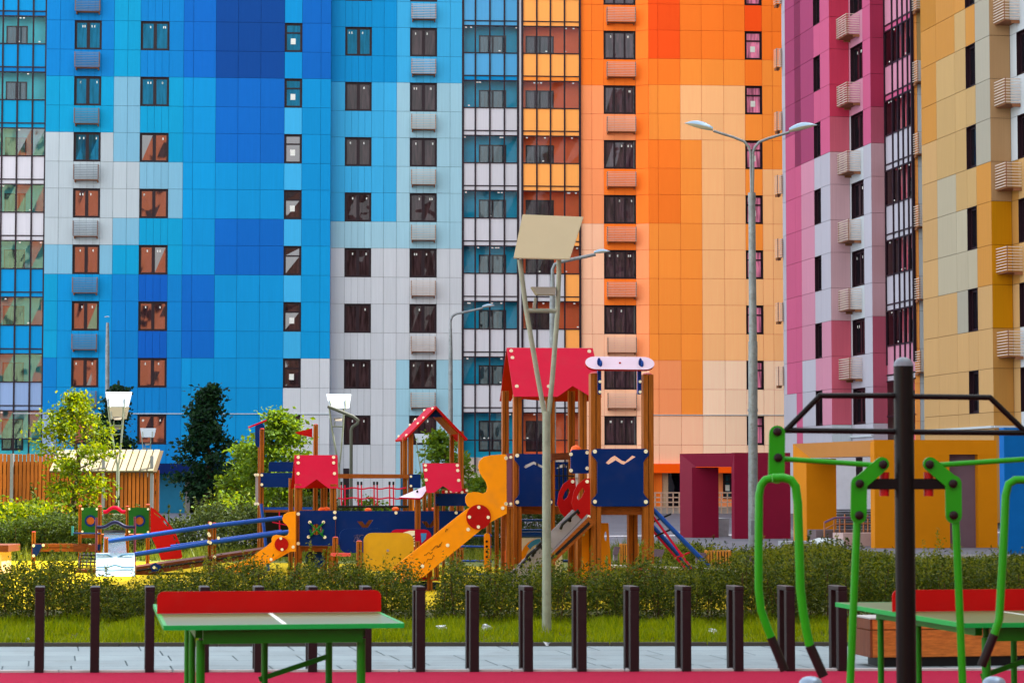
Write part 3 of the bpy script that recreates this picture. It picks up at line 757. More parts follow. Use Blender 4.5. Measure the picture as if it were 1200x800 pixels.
HY = mat('board_amber', (246, 152, 0), .5, k=1.0, spec=.12, var=.06, nscale=2, dirt=.12); HYP = mat('board_mustard', (222, 172, 36), .5, k=.85, spec=.12, var=.06, dirt=.08)
HG = mat('board_green', (10, 84, 24), .35); HGL = mat('cross_green', (10, 120, 30), .4); HBK = mat('rubber_black', (18, 18, 22), .5)
CAP = mat('cap_cream', (244, 240, 214), .35); CAPR = mat('cap_red', (196, 56, 40), .4)
BLU = mat('tube_blue', (0, 78, 180), .4, k=.8); ROPR = mat('rope_red', (196, 20, 62), .8); LAVB = mat('board_lilac', (226, 206, 226), .3, k=.95, var=.04)
GRYP = mat('plate_grey', (150, 146, 158), .35, metal=.2, var=.1, dirt=.2); ORB = mat('ball_orange', (240, 96, 30), .5)
STEEL = mat('steel_polished', (206, 214, 222), .18, metal=.95, var=.04, nscale=1.2); CRM = mat('board_cream', (238, 236, 214), .4)
def cen(D, px=600): 
    p = at(px, 564, D); p.z = 0; return p
def brd(mb, pts, P0, m, th=.02, holes=(), d=U, medge=None, back=V):
    mb.prism([hit(x, y, P0, d) for x, y in pts], [[hit(x, y, P0, d) for x, y in h] for h in holes], back * th, m, medge)
def caps(mb, pts, P0, r=.028, d=U, m=None):
    for x, y in pts:
        p = hit(x, y, P0, d); mb.disc(p - V * .014, r, V, .016, m or CAP, 10)
def rnd(cx, cy, rx, ry, n=24, a0=0, a1=360): 
    return [(cx + rx * cos(R(a0 + (a1 - a0) * i / n)), cy + ry * sin(R(a0 + (a1 - a0) * i / n))) for i in range(n + (0 if a1 - a0 == 360 else 1))]
def rrect(x0, y0, x1, y1, r, n=5):
    o = []
    for (cx, cy, a) in ((x1 - r, y0 + r, -90), (x1 - r, y1 - r, 0), (x0 + r, y1 - r, 90), (x0 + r, y0 + r, 180)):
        o += [(cx + r * cos(R(a + 90 * i / n)), cy + r * sin(R(a + 90 * i / n))) for i in range(n + 1)]
    return o
def tabbed(x0, y0, x1, y1, t=6, r=5):
    """board with an ear at each corner, as screwed to the posts"""
    o = rnd(x0 - t + r, y0 + r, r, r, 6, 180, 270) + rnd(x1 + t - r, y0 + r, r, r, 6, 270, 360)
    o += [(x1 + t, y0 + r * 1.5), (x1 + 1.5, y0 + r * 2.6), (x1, y0 + r * 3.2), (x1, y1 - r * 3.2), (x1 + 1.5, y1 - r * 2.6), (x1 + t, y1 - r * 1.5)]
    o += rnd(x1 + t - r, y1 - r, r, r, 6, 0, 90) + rnd(x0 - t + r, y1 - r, r, r, 6, 90, 180)
    o += [(x0 - t, y1 - r * 1.5), (x0 - 1.5, y1 - r * 2.6), (x0, y1 - r * 3.2), (x0, y0 + r * 3.2), (x0 - 1.5, y0 + r * 2.6), (x0 - t, y0 + r * 1.5)]
    return o
def post(parent, px, ptop, D, w, pbot=None, m=None, cap=True, P0=None):
    """laminated square post with a groove down its face; w is its width in picture units"""
    m = m or WZ; s = D / F; W_ = w * s
    c = hit(px, ptop, P0, U) if P0 is not None else at(px, ptop, D); z1 = c.z; z0 = 0.0 if pbot is None else zof(pbot, c.y)
    mb = MB(); hw = W_ / 2
    for q in (-1, 1): mb.box((c + U * q * (hw / 2 + .001)) * 1, hw - .008, W_, 0.001, m) if False else None
    for q in (-1, 1):
        cc = Vector((c.x, c.y, (z0 + z1) / 2)) + U * q * (hw / 2); mb.box(cc, hw - .012, W_, z1 - z0, m)
    mb.box(Vector((c.x, c.y, (z0 + z1) / 2 - .01)), .03, W_ - .03, z1 - z0 - .02, GRV)
    if cap: mb.ball((c.x, c.y, z1 - .005), hw * 1.02, CAPR, 10, (1, 1, .45), half=True)
    return mb.build('post', parent)
def part(parent, name, fn, bevel=0):
    mb = MB(); fn(mb); return mb.build(name, parent, bevel)

ps = thing('play_structure', (0.5, 40, 0), 'big wooden climbing structure with red roofs, navy boards and two amber slides', 'playground')
# ---- right tower with the skateboard
PT1 = at(697, 597, 36); PT1.z = 0; PT1b = PT1 + V * 1.02
for px, ty, P0, w in ((697, 438, PT1, 13), (758.5, 439, PT1, 13)): post(ps, px, ty, 36, w, P0=P0)
def rear(px, ty, P0, P1, w, D):   # the post straight behind a front post
    p = hit(px, 564, P0, U); q = p + (P1 - P0); x, _ = proj((q.x, q.y, EYE)); y = ty
    return post(ps, x, y, D, w * .95, P0=P1)
rear(697, 600, PT1, PT1b, 12, 37); rear(758.5, 600, PT1, PT1b, 12, 37)
part(ps, 'deck', lambda b: (brd(b, [(692, 593.5), (765, 593.5), (765, 603), (692, 603)], PT1 + V * .04, WX, 1.0), b.box(hit(728, 592, PT1 + V * .55, U) + Z * .05, .8, .9, .05, WD)))
def f(b):
    brd(b, tabbed(700, 525.5, 754, 593, 6.5, 5), PT1 - V * .1, HB, .02, [[(710, 542), (716, 536), (720.5, 533.5), (729, 539.5), (733, 540.5), (741, 533.5), (745, 535), (731, 544), (728, 543), (721.5, 539), (713, 544)]], medge=HBL)
    caps(b, [(697, 528.7), (756.7, 528.7), (697, 587.5), (756.7, 587.7)], PT1 - V * .1, .03)
part(ps, 'front_panel', f)
def f(b):
    p, q = hit(762, 530, PT1 - V * .02, U), None
    P = hit(763, 560, PT1, U); P.z = 0
    b.prism([P + Z * zof(526, 36), P + V * .95 + Z * zof(526, 36), P + V * .95 + Z * zof(592, 36), P + Z * zof(592, 36)], [], U * .02, HB)
part(ps, 'side_panel', f)
# skateboard sign on its two brackets
def f(b):
    o = []
    for a in rnd(0, 0, 1, 1, 12, 90, 270): o.append((-1.0 + a[0] * .42 * 1.0, a[1]))
    for a in rnd(0, 0, 1, 1, 12, -90, 90): o.append((1.0 + a[0] * .42, a[1]))
    c = hit(726.5, 425.2, PT1 - V * .12, U); hx, hz = .37, .112
    up = (Z * .86 + V * .5).normalized(); nn = (Z * .5 - V * .86).normalized()
    pts = [c + U * x * hx + up * y * hz for x, y in o]
    b.prism(pts, [], -nn * .035, LAVB, HRD)
    b.prism([p - nn * .0352 for p in pts], [], -nn * .012, HRD)
    for x in (-.32, .31):
        cc = c + U * x + nn * .012; b.ball(cc, .03, HB, 10, (1, 1, 2.4)); b.ball(cc + U * .02 - up * .02, .028, BLU, 10, (1, 1, 2.0))
    b.ball(c, .018, HRD, 8)
sk = part(ps, 'skateboard_sign', f)
for px in (702.5, 749.5):
    part(ps, 'bracket', lambda b: (brd(b, rrect(px - 2, 433, px + 2.2, 462, 1.8), PT1 - V * .10, HB, .06, medge=HBL), caps(b, [(px + .5, 447), (px + .5, 459)], PT1 - V * .10, .022)))
part(ps, 'link_panel', lambda b: (brd(b, rrect(669, 526.5, 691.5, 554.5, 3), PT1 + V * .6, HB, .02, medge=HBL), caps(b, [(669, 532), (688, 530), (669, 551), (688, 548.5)], PT1 + V * .6, .028), b.ball(hit(675, 528, PT1 + V * .8, U), .09, ORB)))
part(ps, 'link_beam', lambda b: brd(b, [(646, 531), (671, 530), (671, 538), (646, 539.5)], PT1 + V * 1.6, WD, .08))
# ear-shaped red side boards at the top of the climb
for cx, P0, w_ in ((664, PT1 + V * .55, 13), (681, PT1 - V * .16, 15)):
    def f(b):
        o = [(cx + 10, 560), (cx + 4, 561), (cx - 4, 567), (cx - 9, 577), (cx - 11, 590), (cx - 7, 600), (cx - 1, 607), (cx + 8, 609), (cx + 12, 604), (cx + 13, 590)]
        if cx == 681: o = [(x + 0, y) for x, y in o[:-3]] + [(690, 611), (692, 604), (691.5, 560)]
        h = [(cx + 2, 571), (cx - 2, 576), (cx - 5, 583), (cx - 3, 586), (cx + 1, 582), (cx + 4, 575)]
        brd(b, o, P0, HRD, .02, [h]); caps(b, [(cx + 7, 564), (cx + 9, 605)], P0, .026)
    part(ps, 'grab_board', f)
# climbing ramp with grips going down to the left, towards the hedge
def f(b):
    P0 = PT1 - V * .15; 
    brd(b, [(671, 597), (689, 600), (604, 690), (585, 684)], P0, GRYP, .03)
    brd(b, [(688, 602), (693, 609), (612, 694), (606, 688)], P0 - V * .02, GRYP, .7, medge=HBK)
    brd(b, [(690, 605), (698, 612), (640, 668), (631, 664)], P0 - V * .05, WX, .10)
    brd(b, [(690, 611), (692, 614), (640, 662), (638, 660)], P0 - V * .06, HBK, .02)
cl = part(ps, 'climbing_ramp', f)
for (x, y) in ((671, 606), (661, 615), (632, 640), (628, 647), (620, 652), (614, 661), (598, 676), (590, 680)):
    P0 = PT1 - V * .2
    part(cl, 'grip', lambda b: b.tube([hit(x - 4, y + 4, P0, U), hit(x - 2, y - 1, P0 - V * .06, U), hit(x + 6, y - 8, P0 - V * .06, U), hit(x + 7, y - 5, P0, U)], .022, HBK, 8))
# amber climbing plate and pipes beneath the right tower
part(ps, 'climbing_plate', lambda b: brd(b, [(703.5, 612.5), (713, 612.5), (717, 678), (714, 696), (706, 690), (703, 676)], PT1 + V * .5, HY, .05, [rnd(710, 628, 1.8, 6, 12), rnd(711.5, 656, 1.8, 6, 12)]))
part(ps, 'amber_board', lambda b: (brd(b, [(682, 618), (690.5, 611), (690.5, 680), (682, 676)], PT1 + V * .2, HY, .04), caps(b, [(683.5, 626)], PT1 + V * .2, .024)))
part(ps, 'foot_board', lambda b: (brd(b, [(741, 668), (760, 663), (762, 676), (745, 680)], PT1 - V * .1, HRD, .03), caps(b, [(757, 667.5)], PT1 - V * .1)))
# rope ramp on the right
PTr = PT1 + U * .75
for nm, pts, r_, m in (('ramp_tube', [(761, 592), (831, 664)], .036, BLU), ('ramp_tube', [(762, 613), (812, 668)], .034, BLU), ('rope', [(762, 600), (812, 668)], .018, ROPR), ('rope', [(762, 618), (808, 671)], .018, ROPR)):
    P0 = PT1 if pts[1][0] > 815 or m == ROPR and pts[0][1] < 610 else PT1 + V * .45
    part(ps, nm, lambda b: b.tube([hit(x, y, P0, U) for x, y in pts], r_, m, 8))
for a, c in (((766, 611), (786, 602)), ((768, 628), (786, 620)), ((790, 654), (808, 647))):
    part(ps, 'rope', lambda b: b.tube([hit(*a, PT1 + V * .3, U), hit(*c, PT1, U)], .014, HBK if a[0] < 790 else ROPR, 6))
# ---- tower with the wide red roof
PT2 = at(606, 597, 38.6); PT2.z = 0; PT2b = PT2 + V * 1.15
for px, ty, P0, w in ((606, 462, PT2, 10), (646, 462, PT2, 8), (682.5, 455, PT2, 9.5), (592, 458, PT2b, 8.6), (669.5, 458, PT2b, 8.5), (643, 458, PT2b + V * .6, 8)):
    post(ps, px, ty, 38.8, w, P0=P0, cap=False)
roofpts = [(593.7, 407.5), (694.7, 408), (697.5, 420), (705, 465), (703, 468), (690.6, 463.7), (671, 452), (653.7, 464.6), (602, 464.6)]
def sloped(pts, yt, Yt, yb, Yb): return [at(x, y, Yt + (Yb - Yt) * (y - yt) / (yb - yt) + .16 * (x - 600) / 75) for x, y in pts]
def f(b): 
    b.prism(sloped(roofpts, 408, 39.35, 465, 38.35), [], V * .02 + Z * .006, HR, HRD)
    for x, y in ((599, 411), (600.5, 419), (605.5, 452.5), (643, 452.5), (690.5, 411.5)):
        p = sloped([(x, y)], 408, 39.33, 465, 38.33)[0]; b.disc(p - V * .01, .03, V, .014, CAP, 10)
part(ps, 'roof_panel', f)
part(ps, 'roof_panel', lambda b: b.prism(sloped([(593.7, 408), (694.7, 408.4), (698, 470), (650, 470.5), (600.5, 466.5), (599, 470), (585.6, 470)], 408, 39.40, 468, 40.5), [], V * .02, HRD, HR))
def f(b):
    brd(b, tabbed(608.5, 531.5, 642, 593, 5.5, 4.6), PT2 - V * .09, HB, .02, [[(614, 547), (616, 544.5), (625.5, 540.5), (635, 545), (637, 547), (635, 548), (625.5, 543.5), (616, 548.5)]], medge=HBL)
    caps(b, [(606, 533.5), (645, 533.5), (606, 588), (645, 588)], PT2 - V * .09, .03)
part(ps, 'front_panel', f)
part(ps, 'side_panel', lambda b: brd(b, [(593, 531), (601, 531), (601, 592), (593, 592)], PT2 + V * .1, mat('board_violet', (120, 70, 84), .35), .02))
part(ps, 'deck', lambda b: brd(b, [(594, 593), (690, 593), (690, 602), (594, 602)], PT2 + V * .05, WX, 1.1))
part(ps, 'back_panel', lambda b: brd(b, [(649, 541), (672, 541), (672, 592), (649, 592)], PT2b, HB, .02, [[(652, 549), (656, 545), (661, 543), (668, 549), (661, 547)]]))
def f(b):
    for x in (655, 660, 665): b.tube([hit(x, 543, PT2 - V * .02, U), hit(x + .4, 585, PT2, U)], .012, HBK, 6)
    for y in (557, 574): b.tube([hit(647, y, PT2, U), hit(673, y + .5, PT2, U)], .012, HBK, 6)
part(ps, 'rope_net', f)
# ---- amber slide of the wide tower
PS1 = PT2 - V * 1.0
s1 = [(594, 532.3), (590, 532), (576, 533), (567, 535), (562, 540), (560.5, 546), (562, 553), (566, 559.5), (570, 565), (571.3, 571), (570, 576), (566.5, 578), (561, 576.5), (555, 576), (548.5, 577.5), (545.5, 582), (545.7, 588), (548, 592.5), (551, 594.5), (546, 597), (461, 664.5), (461, 668), (487, 683), (574, 612), (594, 601.5)]
def f(b):
    brd(b, s1, PS1, HY, .03)
    brd(b, [(548.5, 597), (551, 599), (465, 667), (462, 665.5)], PS1 - V * .004, HY, .004)
    caps(b, [(589, 595), (548.5, 620), (524.5, 638.5), (495, 663), (593, 590), (593, 536.5)], PS1, .028)
sl1 = part(ps, 'slide', f)
part(sl1, 'red_disc', lambda b: (b.disc(hit(561, 605.5, PS1 - V * .03, U), .192, V, .028, HRD, 28), caps(b, [(561, 594), (550, 605.5), (572, 605.8), (560.5, 617)], PS1 - V * .032, .026)))
part(sl1, 'chute', lambda b: (brd(b, [(594, 596), (594, 599), (565, 615), (478, 682), (430, 690), (425, 687), (472, 677), (560, 608)], PS1 + V * .03, HY, .48), brd(b, s1, PS1 + V * .52, HY, .03)))
SCR = mat('scribble_dark', (96, 66, 20), .8); r_s = random.Random(4)
def f(b):
    for (x, y, w_) in ((497, 652, 10), (505, 645, 12), (500, 657, 9), (490, 664, 8), (512, 640, 6), (522, 622, 3)):
        pts = [(x + w_ * t / 8, y - w_ * t / 12 + r_s.uniform(-2.2, 2.2)) for t in range(9)]
        b.tube([hit(px, py, PS1 - V * .004, U) for px, py in pts], .0045, SCR, 4)
tag(part(sl1, 'scribble', f), 'dark pen scribbles low on the amber slide side')
part(ps, 'violet_panel', lambda b: (brd(b, [(593.5, 532), (599.5, 531), (599.5, 592), (593.5, 592)], PS1, mat('board_violet', (120, 70, 84), .35), .02, medge=HBL), caps(b, [(593, 536), (598.5, 535.5), (593, 590), (598.5, 590)], PS1, .024)))
post(ps, 597, 595, 37.6, 9, P0=PS1 + V * .1, cap=False); post(ps, 503.5, 664, 36.6, 7, P0=PS1 + V * .25, cap=False)
part(ps, 'red_board', lambda b: brd(b, [(492, 676.5), (516, 676.5), (516, 680), (492, 680)], PS1 + V * .3, HR, .1))
part(ps, 'navy_board', lambda b: brd(b, [(487, 680), (515, 682), (515, 700), (487, 700)], PS1 + V * .5, HB, .03))
# blue ladder rungs and posts under the wide tower
for y in (627.5, 640, 657, 672.5): part(ps, 'rung', lambda b: b.tube([hit(540, y, PT2 + V * .6, U), hit(576, y + .3, PT2 + V * .6, U)], .018, BLU, 8))
for y in (609.5, 621, 626): part(ps, 'rung', lambda b: b.tube([hit(608, y, PT2 + V * 1.2, U), hit(642, y, PT2 + V * 1.2, U)], .02 if y < 625 else .045, BLU, 8))
for y in (641, 657): part(ps, 'rung', lambda b: b.tube([hit(655, y, PT2 + V * 1.2, U), hit(672, y, PT2 + V * 1.2, U)], .022, BLU, 8))
for px, w, ty in ((541, 4, 643), (573, 6, 610), (582, 5, 608), (678, 9, 612)): post(ps, px, ty, 39.4, w, P0=PT2 + V * .9, cap=False)
def f(b):
    brd(b, rrect(567.5, 624.5, 574.5, 668, 3), PT2 + V * .3, HY, .03); brd(b, rrect(572, 624.5, 575, 666, 1.4), PT2 + V * .36, BLU, .02)
    for y in (634, 640, 646, 652): b.disc(hit(570.5, y, PT2 + V * .29, U), .02, V, .01, HBK, 8)
part(ps, 'play_panel', f)
def f(b):
    brd(b, [(610, 630), (634, 630), (634, 676), (610, 676)], PT2 + V * .9, CRM, .02)
    brd(b, rnd(632, 655, 22, 24, 20, 180, 260) + rnd(632, 655, 16, 18, 20, 260, 180), PT2 + V * .86, HY, .02)
    brd(b, rnd(632, 655, 18, 24, 10, 220, 275) + rnd(632, 655, 14, 18, 10, 275, 220), PT2 + V * .84, mat('tube_sky', (60, 150, 200), .4), .02)
    brd(b, [(645, 655), (659, 640), (659, 676), (648, 690)], PT2 + V * .6, CRM, .02)
    brd(b, rnd(644, 655, 4, 14, 12), PT2 + V * .58, ORB, .02)
part(ps, 'play_panel', f)
part(ps, 'red_post', lambda b: (brd(b, [(592, 645), (600, 630), (600.8, 630), (600.8, 660), (592, 668)], PT2 - V * .2, ORB, .03), brd(b, [(599, 630), (600.6, 630), (600.6, 644), (599, 644)], PT2 - V * .22, LAVB, .02)))
for px, w in ((604.5, 7),): part(ps, 'beam', lambda b: brd(b, [(588, 604), (600, 604), (600, 690), (588, 690)], PT2 + V * .3, WX, .1))
# ---- low deck with the long navy wall
PH = at(370, 597, 42); PH.z = 0; PHb = PH + V * 1.1
for px, ty, P0, w in ((349, 567, PH, 8), (390.5, 567, PH, 8), (370, 497.5, PHb, 6), (341, 560, PHb, 6), (381, 560, PHb, 6)): post(ps, px, ty, 42, w, P0=P0, cap=px == 370)
part(ps, 'flag', lambda b: brd(b, [(345.5, 506.5), (366, 501.5), (366, 512.5), (349, 508.5)], PHb, HRD, .015))
def f(b):
    b.prism([at(x, y, 41.9 + .5 * (572 - y) / 38 + .003 * (x - 370)) for x, y in [(345, 533), (395.5, 533), (396.5, 572), (385, 571.8), (371, 561.2), (356.5, 571.5), (346, 571.5)]], [], V * .02, HR, HRD)
    for x, y in ((349.5, 535.5), (391, 535.5), (349.5, 542), (391, 542), (349.5, 554.5), (392, 554.5)): b.disc(at(x, y, 41.86 + .5 * (572 - y) / 38 + .003 * (x - 370)), .028, V, .014, CAP, 10)
part(ps, 'roof_panel', f)
part(ps, 'roof_panel', lambda b: b.prism([at(x, y, 42.45 + .6 * (y - 533) / 38 + .003 * (x - 370)) for x, y in [(345, 533), (395.5, 533), (392, 572), (341, 572)]], [], V * .02, HRD))
def f(b):
    brd(b, rrect(351, 598, 393, 639, 1.5), PH - V * .1, HB, .02, [rnd(371, 620, 6.5, 6.5, 14)], medge=HBL)
    caps(b, [(349.5, 602), (349.5, 636.5), (392.3, 600), (392.3, 606.5)], PH - V * .1, .03)
    for s_ in (-1, 1): b.bar(hit(371 - s_ * 8.7, 611.5, PH - V * .12, U), hit(371 + s_ * 8.7, 628.7, PH - V * .12, U), .02, .05, HGL, up=V)
    for s_ in (-1, 1): b.bar(hit(371 - 5.5 * s_ , 627, PH - V * .125, U), hit(371 - s_ * 8, 620, PH - V * .125, U), .02, .035, HGL, up=V)
    caps(b, [(363, 611.5), (379, 611.5), (361.5, 628.7), (380.5, 629)], PH - V * .13, .028)
part(ps, 'front_panel', f)
def vee(x, y): return [(x, y), (x + 6, y), (x + 9.5, y + 4.5), (x + 13.5, y - 1.5), (x + 19, y - 1.5), (x + 12.5, y + 7.5), (x + 6, y + 7.5)]
part(ps, 'wall_board', lambda b: (brd(b, [(393.5, 598.4), (547, 598.4), (547, 634), (393.5, 638)], PH - V * .06, HB, .02, [vee(418.5, 610.5), vee(494, 610.5)], medge=HBL), caps(b, [(464, 600.5), (534.5, 600.5)], PH - V * .07, .028)))
part(ps, 'deck_beam', lambda b: (brd(b, [(348, 639.5), (396, 639.5), (396, 646), (348, 646)], PH, WX, .1), brd(b, [(416, 606), (545, 606), (545, 622), (416, 622)], PH + V * .3, WX, .05)))
for px, w in ((381, 5), (387, 5), (391, 4)): post(ps, px, 640, 42, w, P0=PH + V * .15, cap=False)
for px in (352, 378): post(ps, px, 571, 42.6, 5, P0=PHb, cap=False)
part(ps, 'crawl_tube', lambda b: (b.tube([hit(369, 655, PH + V * .1, U), hit(369, 655, PH + V * .9, U)], .17, HB, 18), b.disc(hit(365, 653, PH + V * .06, U), .06, V, .02, HBK, 14, ry=.11)))
part(ps, 'yellow_step', lambda b: brd(b, [(352, 661), (361, 661), (361, 670), (352, 670)], PH, mat('rubber_yellow_step', (226, 206, 50), .8), .3))
# small roof of the second low house
def f(b):
    b.prism([at(x, y, 41.2 + .5 * (577 - y) / 35 + .003 * (x - 517)) for x, y in [(495, 542.5), (538.5, 542.5), (541.5, 575), (531, 577), (519, 569), (509, 577), (500, 577.5)]], [], V * .02, HR, HRD)
    for x, y in ((498.5, 545), (536, 545), (499, 550.5), (536.5, 551), (499.5, 562), (537.5, 562.5)): b.disc(at(x, y, 41.16 + .5 * (577 - y) / 35 + .003 * (x - 517)), .028, V, .014, CAP, 10)
part(ps, 'roof_panel', f)
for px, w in ((497.5, 5), (503.5, 5), (537, 5), (520, 4)): post(ps, px, 573, 41.6, w, P0=PH + V * .2, cap=False)
part(ps, 'rail_board', lambda b: (brd(b, rrect(510.5, 578, 549, 592.5, 1), PH - V * .6, HB, .02, medge=HBL), caps(b, [(512.5, 580), (512.5, 591)], PH - V * .61, .02, m=HBK)))
part(ps, 'red_rail', lambda b: (brd(b, [(518, 574.5), (548, 572), (548, 577.5), (518, 578)], PH - V * .2, HRD, .03), caps(b, [(523, 576), (528.5, 575.5), (534.5, 575.5), (541.5, 576.5), (547, 574.5)], PH - V * .21, .024)))
post(ps, 511.5, 575, 41, 6.5, P0=PH - V * .5, cap=False); post(ps, 489.5, 583, 40.6, 7, P0=PH - V * .9, cap=False)
part(ps, 'arrow_board', lambda b: (b.prism([hit(x, y, PH - V * (1.05 - (583.5 - y) * .03), U) for x, y in [(467.5, 582.3), (501, 568), (503, 569), (495, 581.5), (492, 583.3)]], [], Vector((0, .01, -.03)), LAVB, HR), b.ball(hit(489, 575.5, PH - V * .85, U), .022, HBK, 8)))
part(ps, 'amber_edge', lambda b: brd(b, [(484, 584), (485.5, 584), (485.5, 598), (484, 598)], PH - V * .9, HY, .03))
# ---- open gable tower, behind
PG = at(476, 597, 46.5); PG.z = 0; PGb = PG + V * 1.0
for px, ty, P0, w in ((474.5, 512, PG, 6.2), (481.3, 508, PG, 6.2), (540, 505, PG, 6.6), (471, 513, PGb, 4), (529.5, 506, PGb, 5.4)): post(ps, px, ty, 46.6, w, P0=P0, cap=False)
def f(b):
    b.prism([hit(473, 514.5, PG - V * .15, U), hit(511.3, 475.5, PG - V * .15, U), hit(511.3, 475.5, PG - V * .15, U) + V * 1.35, hit(473, 514.5, PG - V * .15, U) + V * 1.35], [], Vector((.02, 0, -.03)), HR, HRD)
    A_, B_ = hit(473, 514.5, PG - V * .15, U), hit(511.3, 475.5, PG - V * .15, U)
    for t in (.1, .45, .62, .9):
        for s_ in (.06, 1.25): b.ball(A_ + (B_ - A_) * t + V * s_ + Z * .015, .026, CAP, 8)
part(ps, 'roof_panel', f)
part(ps, 'roof_panel', lambda b: b.prism([hit(511.3, 475.5, PG - V * .15, U), hit(548, 514, PG - V * .15, U), hit(548, 514, PG - V * .15, U) + V * 1.35, hit(511.3, 475.5, PG - V * .15, U) + V * 1.35], [], Vector((-.02, 0, -.03)), HR, HRD))
part(ps, 'gable_board', lambda b: brd(b, [(511.3, 478.5), (521, 488.5), (501.5, 488.5)], PG, HB, .02))
part(ps, 'rafter', lambda b: b.bar(hit(513, 488, PG + V * .5, U), hit(533, 508, PG + V * .5, U), .04, .9, WX, up=V))
part(ps, 'rail_board', lambda b: (brd(b, rrect(479.5, 555.5, 493, 571.5, .8), PG - V * .1, HB, .02), caps(b, [(481.5, 558), (481.5, 569)], PG - V * .11, .024)))
part(ps, 'side_board', lambda b: brd(b, [(469.5, 560), (472, 560), (472, 598), (469.5, 598)], PG - V * .1, mat('board_steel_blue', (30, 90, 140), .4), .03))
part(ps, 'rail_board', lambda b: brd(b, [(541, 556), (542.6, 556), (542.6, 592), (541, 592)], PG, HB, .02))
# ---- rope bridge
PBg = PG - V * .1
part(ps, 'bridge_beam', lambda b: brd(b, [(396, 555), (479, 555.6), (479, 560.2), (396, 560.2)], PBg, WX, .12))
def f(b):
    for y in (572, 583.6):
        b.tube([hit(x, y + .8 * sin(x * .3), PBg, U) for x in range(396, 480, 4)], .016, ROPR, 6)
    for x in (400, 404.2, 419.5, 423.5, 438.3, 442, 456.5, 461):
        b.tube([hit(x, 568, PBg, U), hit(x + .3, 592, PBg, U)], .014, ROPR, 6); b.tube([hit(x, 564, PBg, U), hit(x, 568, PBg, U)], .022, HBK, 6)
    b.tube([hit(396, 593.3, PBg, U), hit(479, 593.3, PBg, U)], .025, HBK, 6)
part(ps, 'rope_bridge', f)
for px, y in ((431.5, 597.5), (463.5, 596.3), (377, 597), (383, 596.5), (502, 597.5), (507, 597)): part(ps, 'orange_knob', lambda b: b.ball(hit(px, y, PH + V * .5, U), .055, ORB, 10, (1.2, 1, .8)))
# ---- left tower
PL = at(312, 597, 46); PL.z = 0; PLb = PL + V * 1.0
for px, ty, P0, w in ((307, 502.5, PL, 5.6), (304, 522, PLb, 4)): post(ps, px, ty, 46, w, P0=P0)
post(ps, 306, 540, 45.8, 4, P0=PL + V * .3, cap=False)
part(ps, 'round_board', lambda b: brd(b, rrect(299, 495.5, 310, 524, 5.2), PLb - V * .3, HB, .02)); 
part(ps, 'roof_edge', lambda b: b.bar(hit(292, 500.5, PL - V * .1, U), hit(311.5, 492.5, PL - V * .1, U), .03, .5, HR, up=V))
part(ps, 'rail_board', lambda b: (brd(b, rrect(305.5, 553.8, 346, 570.5, .8), PL - V * .1, HB, .02, medge=HBL), caps(b, [(306.7, 556.5), (306.7, 567.5)], PL - V * .11)))
part(ps, 'rail_board', lambda b: brd(b, rrect(315, 541, 346, 552.5, .8), PLb, HB, .02))
part(ps, 'side_board', lambda b: (brd(b, [(299.5, 556), (302.7, 556), (302.7, 590), (299.5, 590)], PL - V * .15, GRYP, .03), caps(b, [(299.3, 556), (302, 556), (299.3, 590), (302, 590)], PL - V * .16)))
part(ps, 'deck', lambda b: (brd(b, [(308, 594), (366, 594), (366, 597), (308, 597)], PL, BLU, .05), brd(b, [(308, 597), (366, 597), (366, 600), (308, 600)], PL, WX, .9)))
part(ps, 'net_wall', lambda b: brd(b, [(311, 600), (345, 600), (345, 652), (311, 652)], PL + V * 1.0, HBK, .02))
for px in (327.3,): part(ps, 'rope', lambda b: (b.tube([hit(px, 599, PL, U), hit(px + .5, 626, PL, U)], .013, ROPR, 6), b.tube([hit(319, 611.5, PL, U), hit(336, 615, PL, U)], .012, ROPR, 6)))
part(ps, 'ladder_side', lambda b: b.tube([hit(306, 590, PL - V * .3, U), hit(310, 625, PL - V * .3, U), hit(315, 672, PL - V * .3, U)], .03, BLU, 8))
# ---- left amber slide
PS2 = PH - V * .7
s2 = [(346.5, 598.8), (337.5, 599.8), (333, 602.5), (331, 607), (332, 611.5), (336, 614.5), (338.3, 618.5), (339, 623), (337, 626.8), (333, 627.8), (329, 627), (324, 626.2), (320, 627.5), (318.3, 631), (318.5, 634.5), (312, 640), (292, 654), (262, 665.5), (262, 672.5), (290, 673), (303, 667), (320, 655), (333.5, 646), (346.5, 645.8)]
def f(b):
    brd(b, s2, PS2, HY, .03); caps(b, [(343.5, 640.5), (317.5, 655), (293.5, 669.5)], PS2, .026)
sl2 = part(ps, 'slide', f)
part(sl2, 'red_disc', lambda b: (b.disc(hit(330, 637.5, PS2 - V * .03, U), .118, V, .028, HRD, 24), caps(b, [(329, 630.5), (330.5, 643.5)], PS2 - V * .032, .024)))
part(sl2, 'chute', lambda b: (brd(b, [(346, 640), (346, 643), (300, 668), (258, 672), (258, 670), (298, 662)], PS2 + V * .03, HY, .45), brd(b, s2, PS2 + V * .48, HY, .03)))
